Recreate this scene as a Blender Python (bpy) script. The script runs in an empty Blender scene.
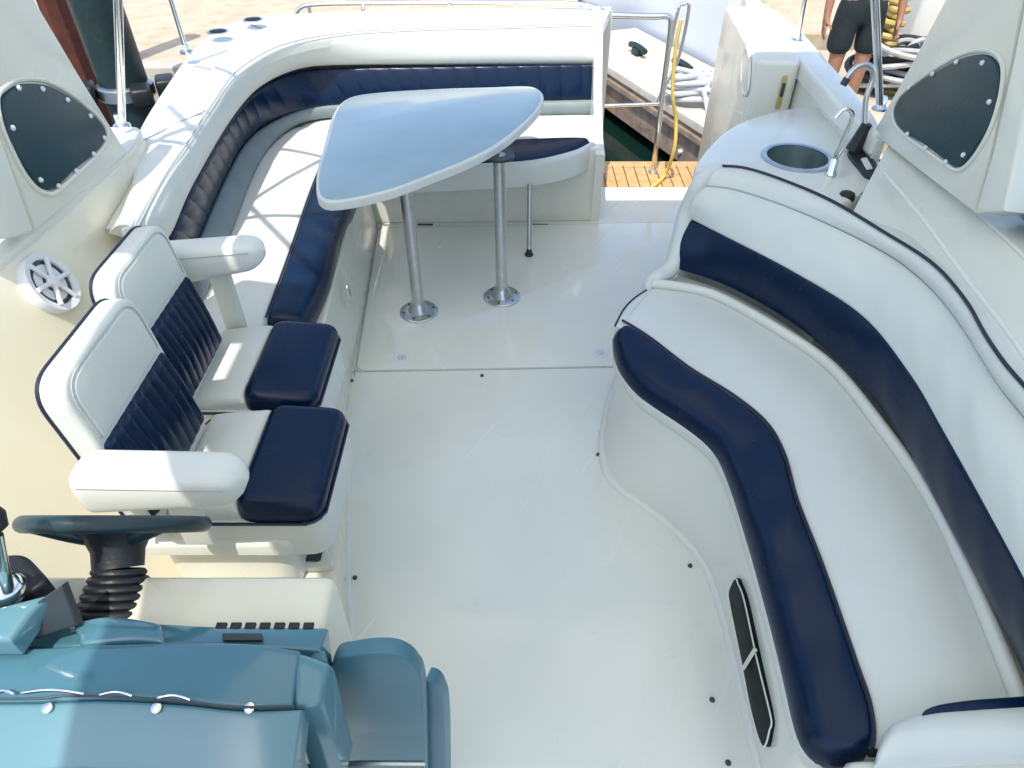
import bpy, bmesh, math, random
from mathutils import Vector as V, Matrix, Quaternion
random.seed(7)
S = bpy.context.scene
COL = S.collection

# ------------------------------------------------------------------ camera
FPX, PITCH, CAMH = 690.0, math.radians(41), 1.9
cd = bpy.data.cameras.new('camera'); cam = bpy.data.objects.new('camera', cd); COL.objects.link(cam)
cam.location = (0, 0, CAMH); cam.rotation_euler = (math.radians(90) - PITCH, 0, 0)
cd.sensor_width = 36; cd.lens = FPX / 1024 * 36; cd.clip_start = .02; cd.clip_end = 5000
S.camera = cam

def ray(u, v):
    a = (u - 512) / FPX; b = -(v - 384) / FPX
    return V((a, math.cos(PITCH) + b * math.sin(PITCH), -math.sin(PITCH) + b * math.cos(PITCH)))
def P(u, v, z):                    # point of the survey at height z
    d = ray(u, v); return V((0, 0, CAMH)) + d * ((z - CAMH) / d.z)
def PX(u, v, x):
    d = ray(u, v); return V((0, 0, CAMH)) + d * (x / d.x)
def PY(u, v, y):
    d = ray(u, v); return V((0, 0, CAMH)) + d * (y / d.y)
def PN(u, v, p0, n):
    d = ray(u, v); c = V((0, 0, CAMH)); return c + d * ((p0 - c).dot(n) / d.dot(n))
def Z(pts, z): return [P(u, v, z) for u, v in pts]

# ------------------------------------------------------------------ materials
def mat(name, col, rough=.5, metal=0, coat=0, noise=0, nscale=8, bump=0, bscale=200, spec=.5, col2=None, trans=0):
    m = bpy.data.materials.new(name); m.use_nodes = True
    nt = m.node_tree; b = nt.nodes['Principled BSDF']
    b.inputs['Base Color'].default_value = (*col, 1); b.inputs['Roughness'].default_value = rough
    b.inputs['Metallic'].default_value = metal; b.inputs['Coat Weight'].default_value = coat
    b.inputs['Coat Roughness'].default_value = .08
    b.inputs['Specular IOR Level'].default_value = spec
    tc = nt.nodes.new('ShaderNodeTexCoord')
    if noise or col2:
        n = nt.nodes.new('ShaderNodeTexNoise'); n.inputs['Scale'].default_value = nscale; n.inputs['Detail'].default_value = 2 if coat else 6
        n.inputs['Roughness'].default_value = .6
        nt.links.new(tc.outputs['Object'], n.inputs['Vector'])
        mx = nt.nodes.new('ShaderNodeMix'); mx.data_type = 'RGBA'
        c2 = col2 or tuple(c * (1 - noise) for c in col)
        mx.inputs[6].default_value = (*col, 1); mx.inputs[7].default_value = (*c2, 1)
        rp = nt.nodes.new('ShaderNodeMapRange'); rp.inputs[1].default_value = .35; rp.inputs[2].default_value = .7
        nt.links.new(n.outputs['Fac'], rp.inputs[0]); nt.links.new(rp.outputs[0], mx.inputs[0])
        nt.links.new(mx.outputs[2], b.inputs['Base Color'])
        rr = nt.nodes.new('ShaderNodeMapRange'); rr.inputs[3].default_value = max(0, rough - .06); rr.inputs[4].default_value = rough + .1
        nt.links.new(n.outputs['Fac'], rr.inputs[0]); nt.links.new(rr.outputs[0], b.inputs['Roughness'])
    if bump:
        n2 = nt.nodes.new('ShaderNodeTexNoise'); n2.inputs['Scale'].default_value = bscale; n2.inputs['Detail'].default_value = 3
        nt.links.new(tc.outputs['Object'], n2.inputs['Vector'])
        bp = nt.nodes.new('ShaderNodeBump'); bp.inputs['Strength'].default_value = bump; bp.inputs['Distance'].default_value = .01
        nt.links.new(n2.outputs['Fac'], bp.inputs['Height']); nt.links.new(bp.outputs[0], b.inputs['Normal'])
    return m
M = {}
M['gel'] = mat('white_gelcoat', (.75, .75, .67), .22, coat=.35, noise=.05, nscale=3)
M['sole'] = mat('sole_gelcoat', (.78, .785, .70), .11, coat=.5, noise=.06, nscale=2.2, bump=.012, bscale=9)
def smears(m):
    nt = m.node_tree; b = nt.nodes['Principled BSDF']
    tc = nt.nodes.new('ShaderNodeTexCoord'); mp = nt.nodes.new('ShaderNodeMapping'); mp.vector_type = 'TEXTURE'; mp.inputs['Rotation'].default_value = (0, 0, math.radians(60)); mp.inputs['Scale'].default_value = (2.4, .22, 1)
    n = nt.nodes.new('ShaderNodeTexNoise'); n.inputs['Scale'].default_value = 1.6; n.inputs['Detail'].default_value = 5; n.inputs['Distortion'].default_value = .6
    nt.links.new(tc.outputs['Object'], mp.inputs[0]); nt.links.new(mp.outputs[0], n.inputs['Vector'])
    rm = nt.nodes.new('ShaderNodeMapRange'); rm.inputs[1].default_value = .42; rm.inputs[2].default_value = .66; rm.inputs[3].default_value = .05; rm.inputs[4].default_value = .34
    nt.links.new(n.outputs[0], rm.inputs[0]); nt.links.new(rm.outputs[0], b.inputs['Roughness']); nt.links.new(rm.outputs[0], b.inputs['Coat Roughness'])
    # grime: fine specks and scuffs in the colour itself
    old = b.inputs['Base Color'].links[0].from_socket
    n2 = nt.nodes.new('ShaderNodeTexNoise'); n2.inputs['Scale'].default_value = 14; n2.inputs['Detail'].default_value = 9; n2.inputs['Roughness'].default_value = .75
    nt.links.new(tc.outputs['Object'], n2.inputs['Vector'])
    r2 = nt.nodes.new('ShaderNodeMapRange'); r2.inputs[1].default_value = .60; r2.inputs[2].default_value = .80; r2.inputs[4].default_value = .45
    nt.links.new(n2.outputs[0], r2.inputs[0])
    mx = nt.nodes.new('ShaderNodeMix'); mx.data_type = 'RGBA'; mx.inputs[7].default_value = (.50, .50, .43, 1)
    nt.links.new(r2.outputs[0], mx.inputs[0]); nt.links.new(old, mx.inputs[6]); nt.links.new(mx.outputs[2], b.inputs['Base Color'])
smears(M['sole'])
M['cream'] = mat('cream_gelcoat', (.78, .73, .58), .25, coat=.35, noise=.06, nscale=2.5)
M['ivory'] = mat('ivory_gelcoat', (.72, .71, .62), .25, coat=.35, noise=.05, nscale=3)
M['vinyl'] = mat('white_vinyl', (.69, .705, .65), .42, noise=.05, nscale=5, bump=.12, bscale=260)
M['navy'] = mat('navy_vinyl', (.0005, .012, .042), .24, noise=.15, nscale=6, bump=.06, bscale=200, spec=.30)
M['pipe'] = mat('navy_piping', (.008, .014, .04), .4, bump=.1, bscale=300)
M['seam'] = mat('grey_thread', (.45, .47, .5), .7, bump=.1, bscale=500)
M['chrome'] = mat('polished_steel', (.82, .82, .80), .10, metal=1, noise=.08, nscale=20)
M['steel'] = mat('brushed_steel', (.62, .64, .64), .28, metal=1, noise=.15, nscale=30)
M['black'] = mat('black_rubber', (.012, .014, .016), .45, noise=.3, nscale=20, bump=.1, bscale=150)
M['darkgrey'] = mat('dark_grey_plastic', (.035, .045, .05), .4, noise=.2, nscale=20)
M['blue'] = mat('tinted_blue_plastic', (.070, .185, .235), .08, coat=.6, noise=.12, nscale=3)
M['bluelight'] = mat('pale_blue_plastic', (.105, .235, .275), .10, coat=.6, noise=.12, nscale=3)
M['tabletop'] = mat('table_laminate', (.33, .45, .475), .16, coat=.5, noise=.10, nscale=4)
M['cover'] = mat('navy_canvas', (.004, .040, .056), .30, noise=.3, nscale=3, bump=.06, bscale=70, spec=.5)
M['teak'] = mat('teak', (.70, .42, .18), .6, noise=.35, nscale=30, bump=.2, bscale=60)
M['caulk'] = mat('teak_caulking', (.05, .025, .012), .6, bump=.1)
M['concrete'] = mat('pale_concrete', (.55, .46, .33), .85, noise=.28, nscale=5, bump=.3, bscale=30)
M['dockside'] = mat('weathered_timber', (.32, .24, .18), .8, noise=.5, nscale=7, bump=.5, bscale=25)
M['dockgrey'] = mat('grey_dock_edge', (.60, .55, .46), .85, noise=.3, nscale=5, bump=.3, bscale=30)
M['piling'] = mat('dark_green_piling', (.012, .035, .035), .45, noise=.4, nscale=5, bump=.3, bscale=20)
M['brown'] = mat('red_brown_timber', (.13, .035, .018), .7, noise=.4, nscale=8, bump=.3, bscale=30)
M['water'] = mat('harbour_water', (.004, .018, .014), .06, noise=.2, nscale=1, bump=.5, bscale=3.5)
M['boatwhite'] = mat('pale_blue_white_hull', (.66, .73, .80), .22, coat=.4, noise=.04, nscale=2)
M['yellow'] = mat('yellow_hose', (.72, .52, .12), .45, noise=.15, nscale=10)
M['rope'] = mat('white_rope', (.74, .74, .76), .85, noise=.15, nscale=30, bump=.6, bscale=220)
M['hosegrey'] = mat('grey_hose', (.45, .46, .44), .5, noise=.25, nscale=15)
M['skin'] = mat('skin', (.36, .17, .10), .5, noise=.12, nscale=12)
M['shorts'] = mat('dark_cotton', (.012, .022, .028), .85, noise=.3, nscale=14, bump=.4, bscale=60)
M['shirt'] = mat('grey_cotton', (.25, .27, .3), .85, noise=.2, nscale=14, bump=.4, bscale=60)
M['hair'] = mat('dark_hair', (.02, .014, .01), .6, bump=.6, bscale=90)
M['sink'] = mat('dark_sink_steel', (.20, .27, .25), .22, metal=.6, noise=.2, nscale=9)
M['gold'] = mat('ochre_plastic', (.55, .40, .12), .5, noise=.3, nscale=10)
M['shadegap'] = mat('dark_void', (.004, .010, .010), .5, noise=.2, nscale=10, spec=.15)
M['satin'] = mat('satin_blue_plastic', (.070, .185, .235), .34, noise=.12, nscale=3, bump=.04, bscale=120)
M['shadevinyl'] = mat('shade_toned_vinyl', (.20, .25, .26), .45, noise=.15, nscale=8, bump=.1, bscale=200)  # vinyl darkened: shade of the recess under the backrest put into colour
M['speaker'] = mat('white_grille_plastic', (.74, .76, .80), .35, noise=.05, nscale=10)
# translucent canvas of the bimini
m = bpy.data.materials.new('bimini_canvas'); m.use_nodes = True; nt = m.node_tree
b = nt.nodes['Principled BSDF']; b.inputs['Base Color'].default_value = (.84, .87, .76, 1); b.inputs['Roughness'].default_value = .8
tl = nt.nodes.new('ShaderNodeBsdfTranslucent'); tl.inputs[0].default_value = (.86, .88, .74, 1)
wv = nt.nodes.new('ShaderNodeTexNoise'); wv.inputs['Scale'].default_value = 40
mx = nt.nodes.new('ShaderNodeMixShader'); mx.inputs[0].default_value = .5
mr = nt.nodes.new('ShaderNodeMapRange'); mr.inputs[3].default_value = .42; mr.inputs[4].default_value = .52
nt.links.new(wv.outputs[0], mr.inputs[0]); nt.links.new(mr.outputs[0], mx.inputs[0])
nt.links.new(b.outputs[0], mx.inputs[1]); nt.links.new(tl.outputs[0], mx.inputs[2])
nt.links.new(mx.outputs[0], nt.nodes['Material Output'].inputs[0]); M['canvas'] = m

# ------------------------------------------------------------------ object helpers
def tag(o, label=None, cat=None, group=None, kind=None):
    if label: o['label'] = label
    if cat: o['category'] = cat
    if group: o['group'] = group
    if kind: o['kind'] = kind
    return o
def thing(name, label, cat, loc, group=None):
    o = bpy.data.objects.new(name, None); o.empty_display_size = .1; COL.objects.link(o); o.location = loc
    return tag(o, label, cat, group)
def origin_of(o):
    w = V((0, 0, 0))
    while o is not None:
        w += V(o.location); o = o.parent
    return w
def link(name, bm, m, parent=None, label=None, cat=None, group=None, kind=None, smooth=True, sharp=40, at=None):
    me = bpy.data.meshes.new(name)
    loc = V(at) if at is not None else None
    if parent is not None: off = origin_of(parent); 
    elif loc is not None: off = loc
    else:
        lo = V((1e9,) * 3); hi = V((-1e9,) * 3)
        for v in bm.verts:
            for k in range(3): lo[k] = min(lo[k], v.co[k]); hi[k] = max(hi[k], v.co[k])
        off = V(((lo.x + hi.x) / 2, (lo.y + hi.y) / 2, lo.z))
    bmesh.ops.recalc_face_normals(bm, faces=bm.faces)
    bmesh.ops.translate(bm, verts=bm.verts, vec=-off)
    bm.to_mesh(me); bm.free()
    if smooth:
        for p in me.polygons: p.use_smooth = True
        me.set_sharp_from_angle(angle=math.radians(sharp))
    me.materials.append(m if not isinstance(m, str) else M[m])
    o = bpy.data.objects.new(name, me); COL.objects.link(o)
    if parent is not None: o.parent = parent
    else: o.location = off
    return tag(o, label, cat, group, kind)

# ------------------------------------------------------------------ geometry helpers
def spl(pts, n=60, closed=False):
    pts = [V(p) for p in pts]; k = len(pts)
    if k == 2 and not closed: dense = [pts[0].lerp(pts[1], i / 40) for i in range(41)]
    else:
        dense = []
        segs = k if closed else k - 1
        for i in range(segs):
            if closed: p0, p1, p2, p3 = pts[(i - 1) % k], pts[i], pts[(i + 1) % k], pts[(i + 2) % k]
            else:
                p1, p2 = pts[i], pts[i + 1]
                p0 = pts[i - 1] if i else p1 * 2 - p2
                p3 = pts[i + 2] if i + 2 < k else p2 * 2 - p1
            for j in range(16):
                t = j / 16
                dense.append(.5 * ((2 * p1) + (p2 - p0) * t + (2 * p0 - 5 * p1 + 4 * p2 - p3) * t * t + (3 * p1 - p0 - 3 * p2 + p3) * t ** 3))
        dense.append(pts[0].copy() if closed else pts[-1].copy())
    L = [0]
    for a, b in zip(dense, dense[1:]): L.append(L[-1] + (b - a).length)
    out = []; j = 0; cnt = n if closed else n - 1
    for i in range(n):
        d = L[-1] * i / cnt
        while j < len(L) - 2 and L[j + 1] < d: j += 1
        s = (d - L[j]) / max(1e-9, L[j + 1] - L[j])
        out.append(dense[j].lerp(dense[j + 1], min(1, max(0, s))))
    return out
def relax(pts, it=2):
    pts = [p.copy() for p in pts]
    for _ in range(it):
        q = [p.copy() for p in pts]
        for i in range(1, len(pts) - 1): q[i] = (pts[i - 1] + pts[i] * 2 + pts[i + 1]) / 4
        pts = q
    return pts
def tube(path, r, res=10, closed=False, bm=None, rfun=None, cap=True):
    bm = bm or bmesh.new(); n = len(path)
    T = []
    for i in range(n):
        a = path[(i - 1) % n] if (closed or i) else path[0]; b = path[(i + 1) % n] if (closed or i < n - 1) else path[-1]
        T.append((b - a).normalized())
    u = T[0].orthogonal().normalized(); rings = []
    for i in range(n):
        if i: u = (T[i - 1].rotation_difference(T[i]) @ u).normalized()
        w = T[i].cross(u); rr = rfun(i / (n - 1)) if rfun else r
        rings.append([bm.verts.new(path[i] + (u * math.cos(2 * math.pi * k / res) + w * math.sin(2 * math.pi * k / res)) * rr) for k in range(res)])
    for i in range(n if closed else n - 1):
        A, B = rings[i], rings[(i + 1) % n]
        for k in range(res): bm.faces.new((A[k], A[(k + 1) % res], B[(k + 1) % res], B[k]))
    if cap and not closed: bm.faces.new(rings[0][::-1]); bm.faces.new(rings[-1])
    return bm
def lathe(prof, origin, axis=(0, 0, 1), res=32, bm=None, sx=1, xdir=None, cap=True):
    bm = bm or bmesh.new(); ax = V(axis).normalized(); u = (V(xdir) if xdir else ax.orthogonal()).normalized(); w = ax.cross(u); o = V(origin)
    rings = []
    for r, h in prof:
        rings.append([bm.verts.new(o + ax * h + (u * math.cos(2 * math.pi * k / res) * sx + w * math.sin(2 * math.pi * k / res)) * max(r, 1e-4)) for k in range(res)])
    for A, B in zip(rings, rings[1:]):
        for k in range(res): bm.faces.new((A[k], A[(k + 1) % res], B[(k + 1) % res], B[k]))
    if cap: bm.faces.new(rings[0][::-1]); bm.faces.new(rings[-1])
    return bm
def prism(outline, n, T, bev=.0, bm=None, seg=3):          # outline is the front face, body goes back along -n
    bm = bm or bmesh.new(); n = V(n).normalized()
    f = [bm.verts.new(p) for p in outline]; bk = [bm.verts.new(p - n * T) for p in outline]; k = len(f)
    F = bm.faces.new(f); bm.faces.new(bk[::-1])
    for i in range(k): bm.faces.new((f[i], bk[i], bk[(i + 1) % k], f[(i + 1) % k]))
    bm.normal_update()
    if bev:
        es = [e for e in F.edges]
        bmesh.ops.bevel(bm, geom=es, offset=bev, segments=seg, profile=.5, affect='EDGES', clamp_overlap=True)
    return bm
def box(c, sx, sy, sz, bev=0, bm=None, rot=0):              # c is the centre of the bottom
    nb = bmesh.new(); bmesh.ops.create_cube(nb, size=1)
    for v in nb.verts: v.co = V((v.co.x * sx, v.co.y * sy, (v.co.z + .5) * sz))
    if bev: bmesh.ops.bevel(nb, geom=nb.edges[:], offset=bev, segments=3, profile=.5, affect='EDGES')
    bmesh.ops.transform(nb, matrix=Matrix.Translation(V(c)) @ Matrix.Rotation(rot, 4, 'Z'), verts=nb.verts)
    if bm is None: return nb
    me = bpy.data.meshes.new('tmp'); nb.to_mesh(me); nb.free(); bm.from_mesh(me); bpy.data.meshes.remove(me); return bm
def cushion(A, B, T=.08, r=.03, bulge=.01, N=70, pleat=None, hint=(0, -.5, 1), ends=True, r2=None, nfix=None, wr=0):
    """Upholstered slab between edge curves A and B, crown towards `hint`; pleat = (count, depth) sews ribs across it."""
    A = spl(A, 200); B = spl(B, 200); hint = V(hint); r2 = r if r2 is None else r2
    L = sum((A[i + 1] - A[i]).length + (B[i + 1] - B[i]).length for i in range(199)) / 2
    re = min(r, L * .3) if ends else 0
    ts = [i / (N - 1) for i in range(N)]
    if ends:
        for k in range(1, 6):
            d = re * (1 - math.cos(k / 6 * math.pi / 2)) / L; ts += [d, 1 - d]
    ts = sorted(set(round(t, 6) for t in ts))
    bm = bmesh.new(); rings = []
    def samp(C, t):
        x = t * 199; i = min(198, int(x)); return C[i].lerp(C[i + 1], x - i)
    for t in ts:
        a, b = samp(A, t), samp(B, t); e = .012
        tg = (samp(A, min(1, t + e)) - samp(A, max(0, t - e))).normalized() + (samp(B, min(1, t + e)) - samp(B, max(0, t - e))).normalized()
        w = b - a; W = w.length; wd = w / W; n = wd.cross(tg).normalized()
        if n.dot(hint) < 0: n = -n
        if nfix: n = V(nfix).normalized()
        d = min(t, 1 - t) * L
        drop = 0
        if ends and d < re: drop = re - math.sqrt(max(0, re * re - (re - d) ** 2))
        ra = min(r, W * .45, T * .98); rb = min(r2, W * .45, T * .98)
        pr = [(0, -T), (0, -T * .5 - ra * .5)]
        for k in range(6):
            q = math.pi / 2 * k / 5; pr.append((ra - ra * math.cos(q), -ra + ra * math.sin(q)))
        for k in range(1, 12):
            pr.append((ra + (W - ra - rb) * k / 12, 0))
        for k in range(6):
            q = math.pi / 2 * k / 5; pr.append((W - rb + rb * math.sin(q), -rb + rb * math.cos(q)))
        pr += [(W, -T * .5 - rb * .5), (W, -T)]
        ring = []
        bl = bulge * (min(1, d / max(1e-6, min(.12, L * .3))) ** .5 if ends else 1)
        for ii, (s, h) in enumerate(pr):
            hh = h
            if h > -T * .6:
                hh = h + bl * math.sin(math.pi * min(1, max(0, s / W))) - drop * (1 if h > -ra * .5 else .5)
                if pleat:
                    ph = (t * pleat[0]) % 1; g = abs(math.sin(math.pi * ph)) ** .35
                    hh -= pleat[1] * (1 - g) * math.sin(math.pi * min(1, max(0, s / W))) ** .3
                if wr: hh += wr * math.sin(t * L * 23 + s * 9) * math.sin(t * L * 9.7 + 1.3) * math.sin(math.pi * s / W)
            ring.append(bm.verts.new(a + wd * s + n * hh))
        rings.append(ring)
    m = len(rings[0])
    for R, Q in zip(rings, rings[1:]):
        for k in range(m): bm.faces.new((R[k], R[(k + 1) % m], Q[(k + 1) % m], Q[k]))
    bm.faces.new(rings[0][::-1]); bm.faces.new(rings[-1])
    return bm
def sheet(A, B, N=60, M_=6, bow=0, hint=(0, 0, 1), T=.02):
    return cushion(A, B, T, .004, bow, N, hint=hint, ends=False)
def off(pts, d, z=None):                                    # horizontal offset of a polyline to its left
    out = []
    for i, p in enumerate(pts):
        a = pts[max(0, i - 1)]; b = pts[min(len(pts) - 1, i + 1)]; t = (b - a); t.z = 0; t.normalize()
        q = p + V((-t.y, t.x, 0)) * d
        if z is not None: q.z = z
        out.append(q)
    return out
def Zr(pts, z0, z1):
    k = len(pts) - 1; return [P(u, v, z0 + (z1 - z0) * max(0, (i / k - .45) / .55)) for i, (u, v) in enumerate(pts)]
def lift(pts, dz): return [p + V((0, 0, dz)) for p in pts]
def setz(pts, z): return [V((p.x, p.y, z)) for p in pts]

exec_order = []
# =================================================================== SETTING
# water
bm = bmesh.new(); bmesh.ops.create_grid(bm, x_segments=2, y_segments=2, size=600)
bmesh.ops.translate(bm, verts=bm.verts, vec=(0, 300, -.85))
link('water', bm, 'water', kind='structure', smooth=False)
# quay
quay = Z([(-700, 62), (-60, 62), (250, 62), (560, 60)], -.3)
q0, q1 = V((-60, 7.75, -.3)), V((3.3, 7.75, -.3))
bm = box((-29.6, 7.75 + 45, -1.6), 61, 90, 1.3, .03)
link('quay_paving', bm, 'concrete', kind='structure')
bm = box((-29.6, 7.62, -1.2), 61, .24, .905, .02)
link('kerb', bm, 'dockgrey', kind='structure')
bm = box((33.4, 8.9 + 45, -1.62), 60, 90, 1.3, .03)
link('pavement', bm, 'concrete', kind='structure')
# cockpit sole
sole = [V((-1.3, -.4, 0)), V((1.5, -.4, 0)), V((1.5, 2.0, 0)), V((1.3, 3.92, 0)), V((-1.5, 3.92, 0))]
bm = prism(sole, (0, 0, 1), .08, .006)
link('floor', bm, 'sole', kind='structure', smooth=False)

# deck hatch: lid plus recessed seam
H0, H1, H2, H3 = P(378, 228, 0), P(706, 222, 0), P(694, 366, 0), P(355, 372, 0)
root = thing('deck_hatch', 'large flush hatch lid in the white cockpit floor under the table', 'hatch', (H0 + H1 + H2 + H3) / 4)
def roundq(q, r, n=7):
    out = []; k = len(q)
    for i in range(k):
        p = q[i]; a = (q[i - 1] - p).normalized(); b = (q[(i + 1) % k] - p).normalized()
        for j in range(n):
            t = j / (n - 1); s = p + a * r; e = p + b * r
            out.append(s * (1 - t) ** 2 + p * 2 * t * (1 - t) + e * t * t)
    return out
hq = roundq([H0, H3, H2, H1], .05)
bm = prism([p + V((0, 0, .006)) for p in roundq([H0 + V((.006, -.006, 0)), H3 + V((.006, .006, 0)), H2 + V((-.006, .006, 0)), H1 + V((-.006, -.006, 0))], .045)], (0, 0, 1), .006, .0015)
link('lid', bm, 'sole', root)
bm = tube([p + V((0, 0, .001)) for p in spl(hq, 160, True)], .0026, 6, True)
link('seam_gasket', bm, 'hosegrey', root)
for u, v in [(402, 358), (600, 353)]:
    p = P(u, v, .006); bm = lathe([(.034, 0), (.034, .002), (.03, .0035), (.026, .0022), (.018, .0022), (.016, .0035), (.007, .0035), (.006, .002)], p, res=36)
    o = link('pull_ring', bm, 'speaker', root); link('ring_groove', tube([p + V((math.cos(a) * .031, math.sin(a) * .031, .001)) for a in [k * math.pi / 20 for k in range(40)]], .0022, 6, True), 'hosegrey', o); link('ring_groove', tube([p + V((math.cos(a) * .0165, math.sin(a) * .0165, .003)) for a in [k * math.pi / 20 for k in range(40)]], .0016, 6, True), 'hosegrey', o)
    bm = lathe([(.006, .0), (.006, .0045), (.004, .0055)], p, res=14); link('screw', bm, 'steel', o)
for u in (425, 540):
    p = P(u, 225.5, .0); bm = box(p + V((0, .004, .001)), .09, .012, .006, .002); link('hinge', bm, 'darkgrey', root)

# snap studs in the floor
for i, (u, v) in enumerate([(482, 376), (352, 381), (355, 578), (346, 648), (690, 566), (728, 763), (598, 455), (712, 700)]):
    p = P(u, v, 0)
    bm = lathe([(.0075, 0), (.0075, .003), (.004, .006), (.0045, .009), (.002, .010)], p, res=14)
    link('snap_stud', bm, 'darkgrey', None, 'tiny dark carpet snap stud screwed into the white cockpit floor', 'snap stud', 'snap studs on the cockpit floor')

# =================================================================== TABLE
tp = [(316, 190), (317, 170), (324, 145), (333, 114), (346, 99), (372, 93), (430, 89), (490, 87), (527, 86), (541, 91), (543, 101), (532, 117), (503, 142), (470, 160), (430, 176), (395, 189), (360, 198), (332, 202), (320, 199)]
tz = .76
root = thing('cockpit_table', 'blue grey triangular table with rounded corners on two steel posts', 'table', V((-.3, 2.8, 0)))
out = spl(Z(tp, tz), 140, True)
bm = prism(out, (0, 0, 1), .034, .008, seg=4); link('table_rim', bm, 'vinyl', root)
cen = sum(out, V()) / len(out)
inn = [p + (cen - p).normalized() * .018 + V((0, 0, .0025)) for p in out]
bm = prism(inn, (0, 0, 1), .006, .0015); link('tabletop', bm, 'tabletop', root)
for (u, v, tu, tv) in [(419, 312, 405, 190), (502, 297, 499, 152)]:
    b0 = P(u, v, 0.006); top = PY(tu, tv, b0.y - .02); top = V((b0.x + (top.x - b0.x), b0.y, tz - .036))
    lg = tube([b0 + V((0, 0, .02)), b0.lerp(top, .3), b0.lerp(top, .7), top], .027, 24)
    o = link('table_leg', lg, 'steel', root)
    bm = lathe([(.090, 0), (.090, .006), (.084, .011), (.050, .014), (.042, .03), (.034, .05), (.030, .055), (.030, .06)], b0, res=40)
    f = link('base_plate', bm, 'steel', o)
    for k in range(6):
        a = k / 6 * 2 * math.pi + .3; link('screw', lathe([(.006, .010), (.006, .0135), (.003, .0145)], b0 + V((math.cos(a) * .070, math.sin(a) * .070, 0)), res=10), 'darkgrey', o)
    bm = lathe([(.065, -.012), (.065, 0), (.03, -.0)], top, res=30); link('socket', bm, 'darkgrey', o)

# =================================================================== L-SHAPED BENCH
co_out = Zr([(612, 6), (500, 8), (400, 9), (300, 13), (252, 17), (216, 30), (190, 52), (165, 86), (141, 124), (133, 150), (132, 178), (118, 224)], .92, .87)
seamc = Zr([(604, 24), (500, 27), (420, 29), (340, 34), (282, 46), (238, 71), (213, 104), (190, 140), (168, 172), (150, 205), (138, 228)], .90, .83)
navu = Zr([(603, 64), (450, 66), (345, 68), (300, 71), (262, 88), (236, 116), (214, 150), (190, 195), (177, 228), (168, 248)], .715, .67)
navl = Z([(602, 99), (450, 102), (345, 104), (299, 111), (266, 125), (246, 142), (231, 167), (216, 199), (203, 230), (190, 258)], .54)
seatb = Z([(601, 114), (450, 117), (350, 118), (310, 122), (286, 133), (267, 152), (252, 180), (234, 228), (222, 258), (205, 300)], .465)
root = thing('bench_sofa', 'l shaped cockpit bench, white vinyl with navy pleated back and navy front rolls', 'sofa', V((-.9, 3.2, 0)))
root_bench = root
# backrest
o = link('backrest', cushion(relax(spl(navu, 160), 6), relax(spl(seamc, 160), 6), .10, .045, .022, 110, hint=(.8, -.8, .5)), 'vinyl', root)
pth = relax(spl(lift(seamc, .004), 160)); link('stitching', tube(pth, .0035, 6), 'seam', o)
mid = [a.lerp(b, .55) + V((.012, -.018, .018)) for a, b in zip(spl(navu, 120), spl(seamc, 120))]
o = link('navy_panel', cushion(relax(spl(navl, 160), 6), relax(spl(navu, 160), 6), .06, .012, .012, 420, pleat=(30, .008), hint=(.8, -.8, .3)), 'navy', root)
o = link('back_trim', cushion(seatb, relax(spl(navl, 160), 6), .05, .02, .012, 110, hint=(.6, -.6, .6)), 'shadevinyl', root, 'strip under the navy back panel, recess shade in its grey')
# seat: one continuous L ; front edges
inn_l = Z([(225, 372), (252, 345), (266, 318), (290, 252), (309, 196), (325, 155), (345, 142), (400, 140), (470, 141), (520, 138), (560, 136), (590, 135)], .455)
outl = Z([(300, 327), (326, 288), (340, 232), (352, 200)], .44)
outa = Z([(592, 143), (584, 150), (566, 156), (532, 163), (470, 166), (400, 168)], .44)
wh_l = [P(205, 372, .455), P(252, 345, .455), P(266, 318, .455), P(290, 252, .455), P(309, 196, .455), P(324, 157, .455), P(333, 128, .455)]
bk_l = [p + V((-.03, .02, -.004)) for p in Z([(190, 330), (205, 300), (222, 258), (234, 228), (252, 180), (267, 152), (290, 126)], .455)]
o = link('seat_cushion', cushion(wh_l, bk_l, .13, .02, .014, 70, hint=(0, 0, 1), wr=.002), 'vinyl', root, 'sunlit white seat cushion of the side run')
wh_a = Z([(328, 140), (400, 140), (470, 140), (506, 138), (560, 136), (598, 134)], .455)
bk_a = [p + V((0, .05, -.004)) for p in Z([(292, 126), (310, 120), (350, 116), (450, 115), (540, 114), (598, 113)], .455)]
o2 = link('seat_cushion', cushion(wh_a, bk_a, .13, .02, .012, 70, hint=(0, 0, 1)), 'vinyl', root, 'white seat cushion of the stern run')
bo_l = Z([(266, 318), (290, 252), (309, 196), (325, 155)], .46); bo_o = Z([(306, 326), (330, 272), (341, 228), (356, 190)], .435)
o = link('seat_roll', cushion(bo_o, bo_l, .10, .05, .012, 70, hint=(0, 0, 1), r2=.01, wr=.003), 'navy', root, 'navy front roll of the side run')
link('piping', tube(spl(lift(bo_l, .004), 60), .004, 6), 'pipe', o)
ba_i = Z([(589, 137), (560, 137), (506, 139), (470, 140), (420, 142)], .46)
ba_o = Z([(592, 143), (575, 152), (532, 162), (469, 166), (420, 169)], .435)
o = link('seat_roll', cushion(ba_o, ba_i, .06, .03, .008, 60, nfix=(0, -.1, 1), r2=.01), 'navy', root, 'narrow navy front roll of the stern run')
# folding seat front (white, below the navy roll)
top_f = Z([(603, 118), (603, 128), (598, 140), (575, 155), (532, 164), (469, 168), (410, 171)], .43)
bot_f = [V((p.x * .995, p.y + .02, .30)) for p in top_f]
cap = [p for p in spl(top_f, 50)]
poly = cap + [P(350, 150, .43), P(345, 118, .43), P(450, 116, .43)]
bm = prism([V((p.x, p.y, .437)) for p in poly], (0, 0, 1), .125, .02); link('seat_base', bm, 'vinyl', root)
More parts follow.
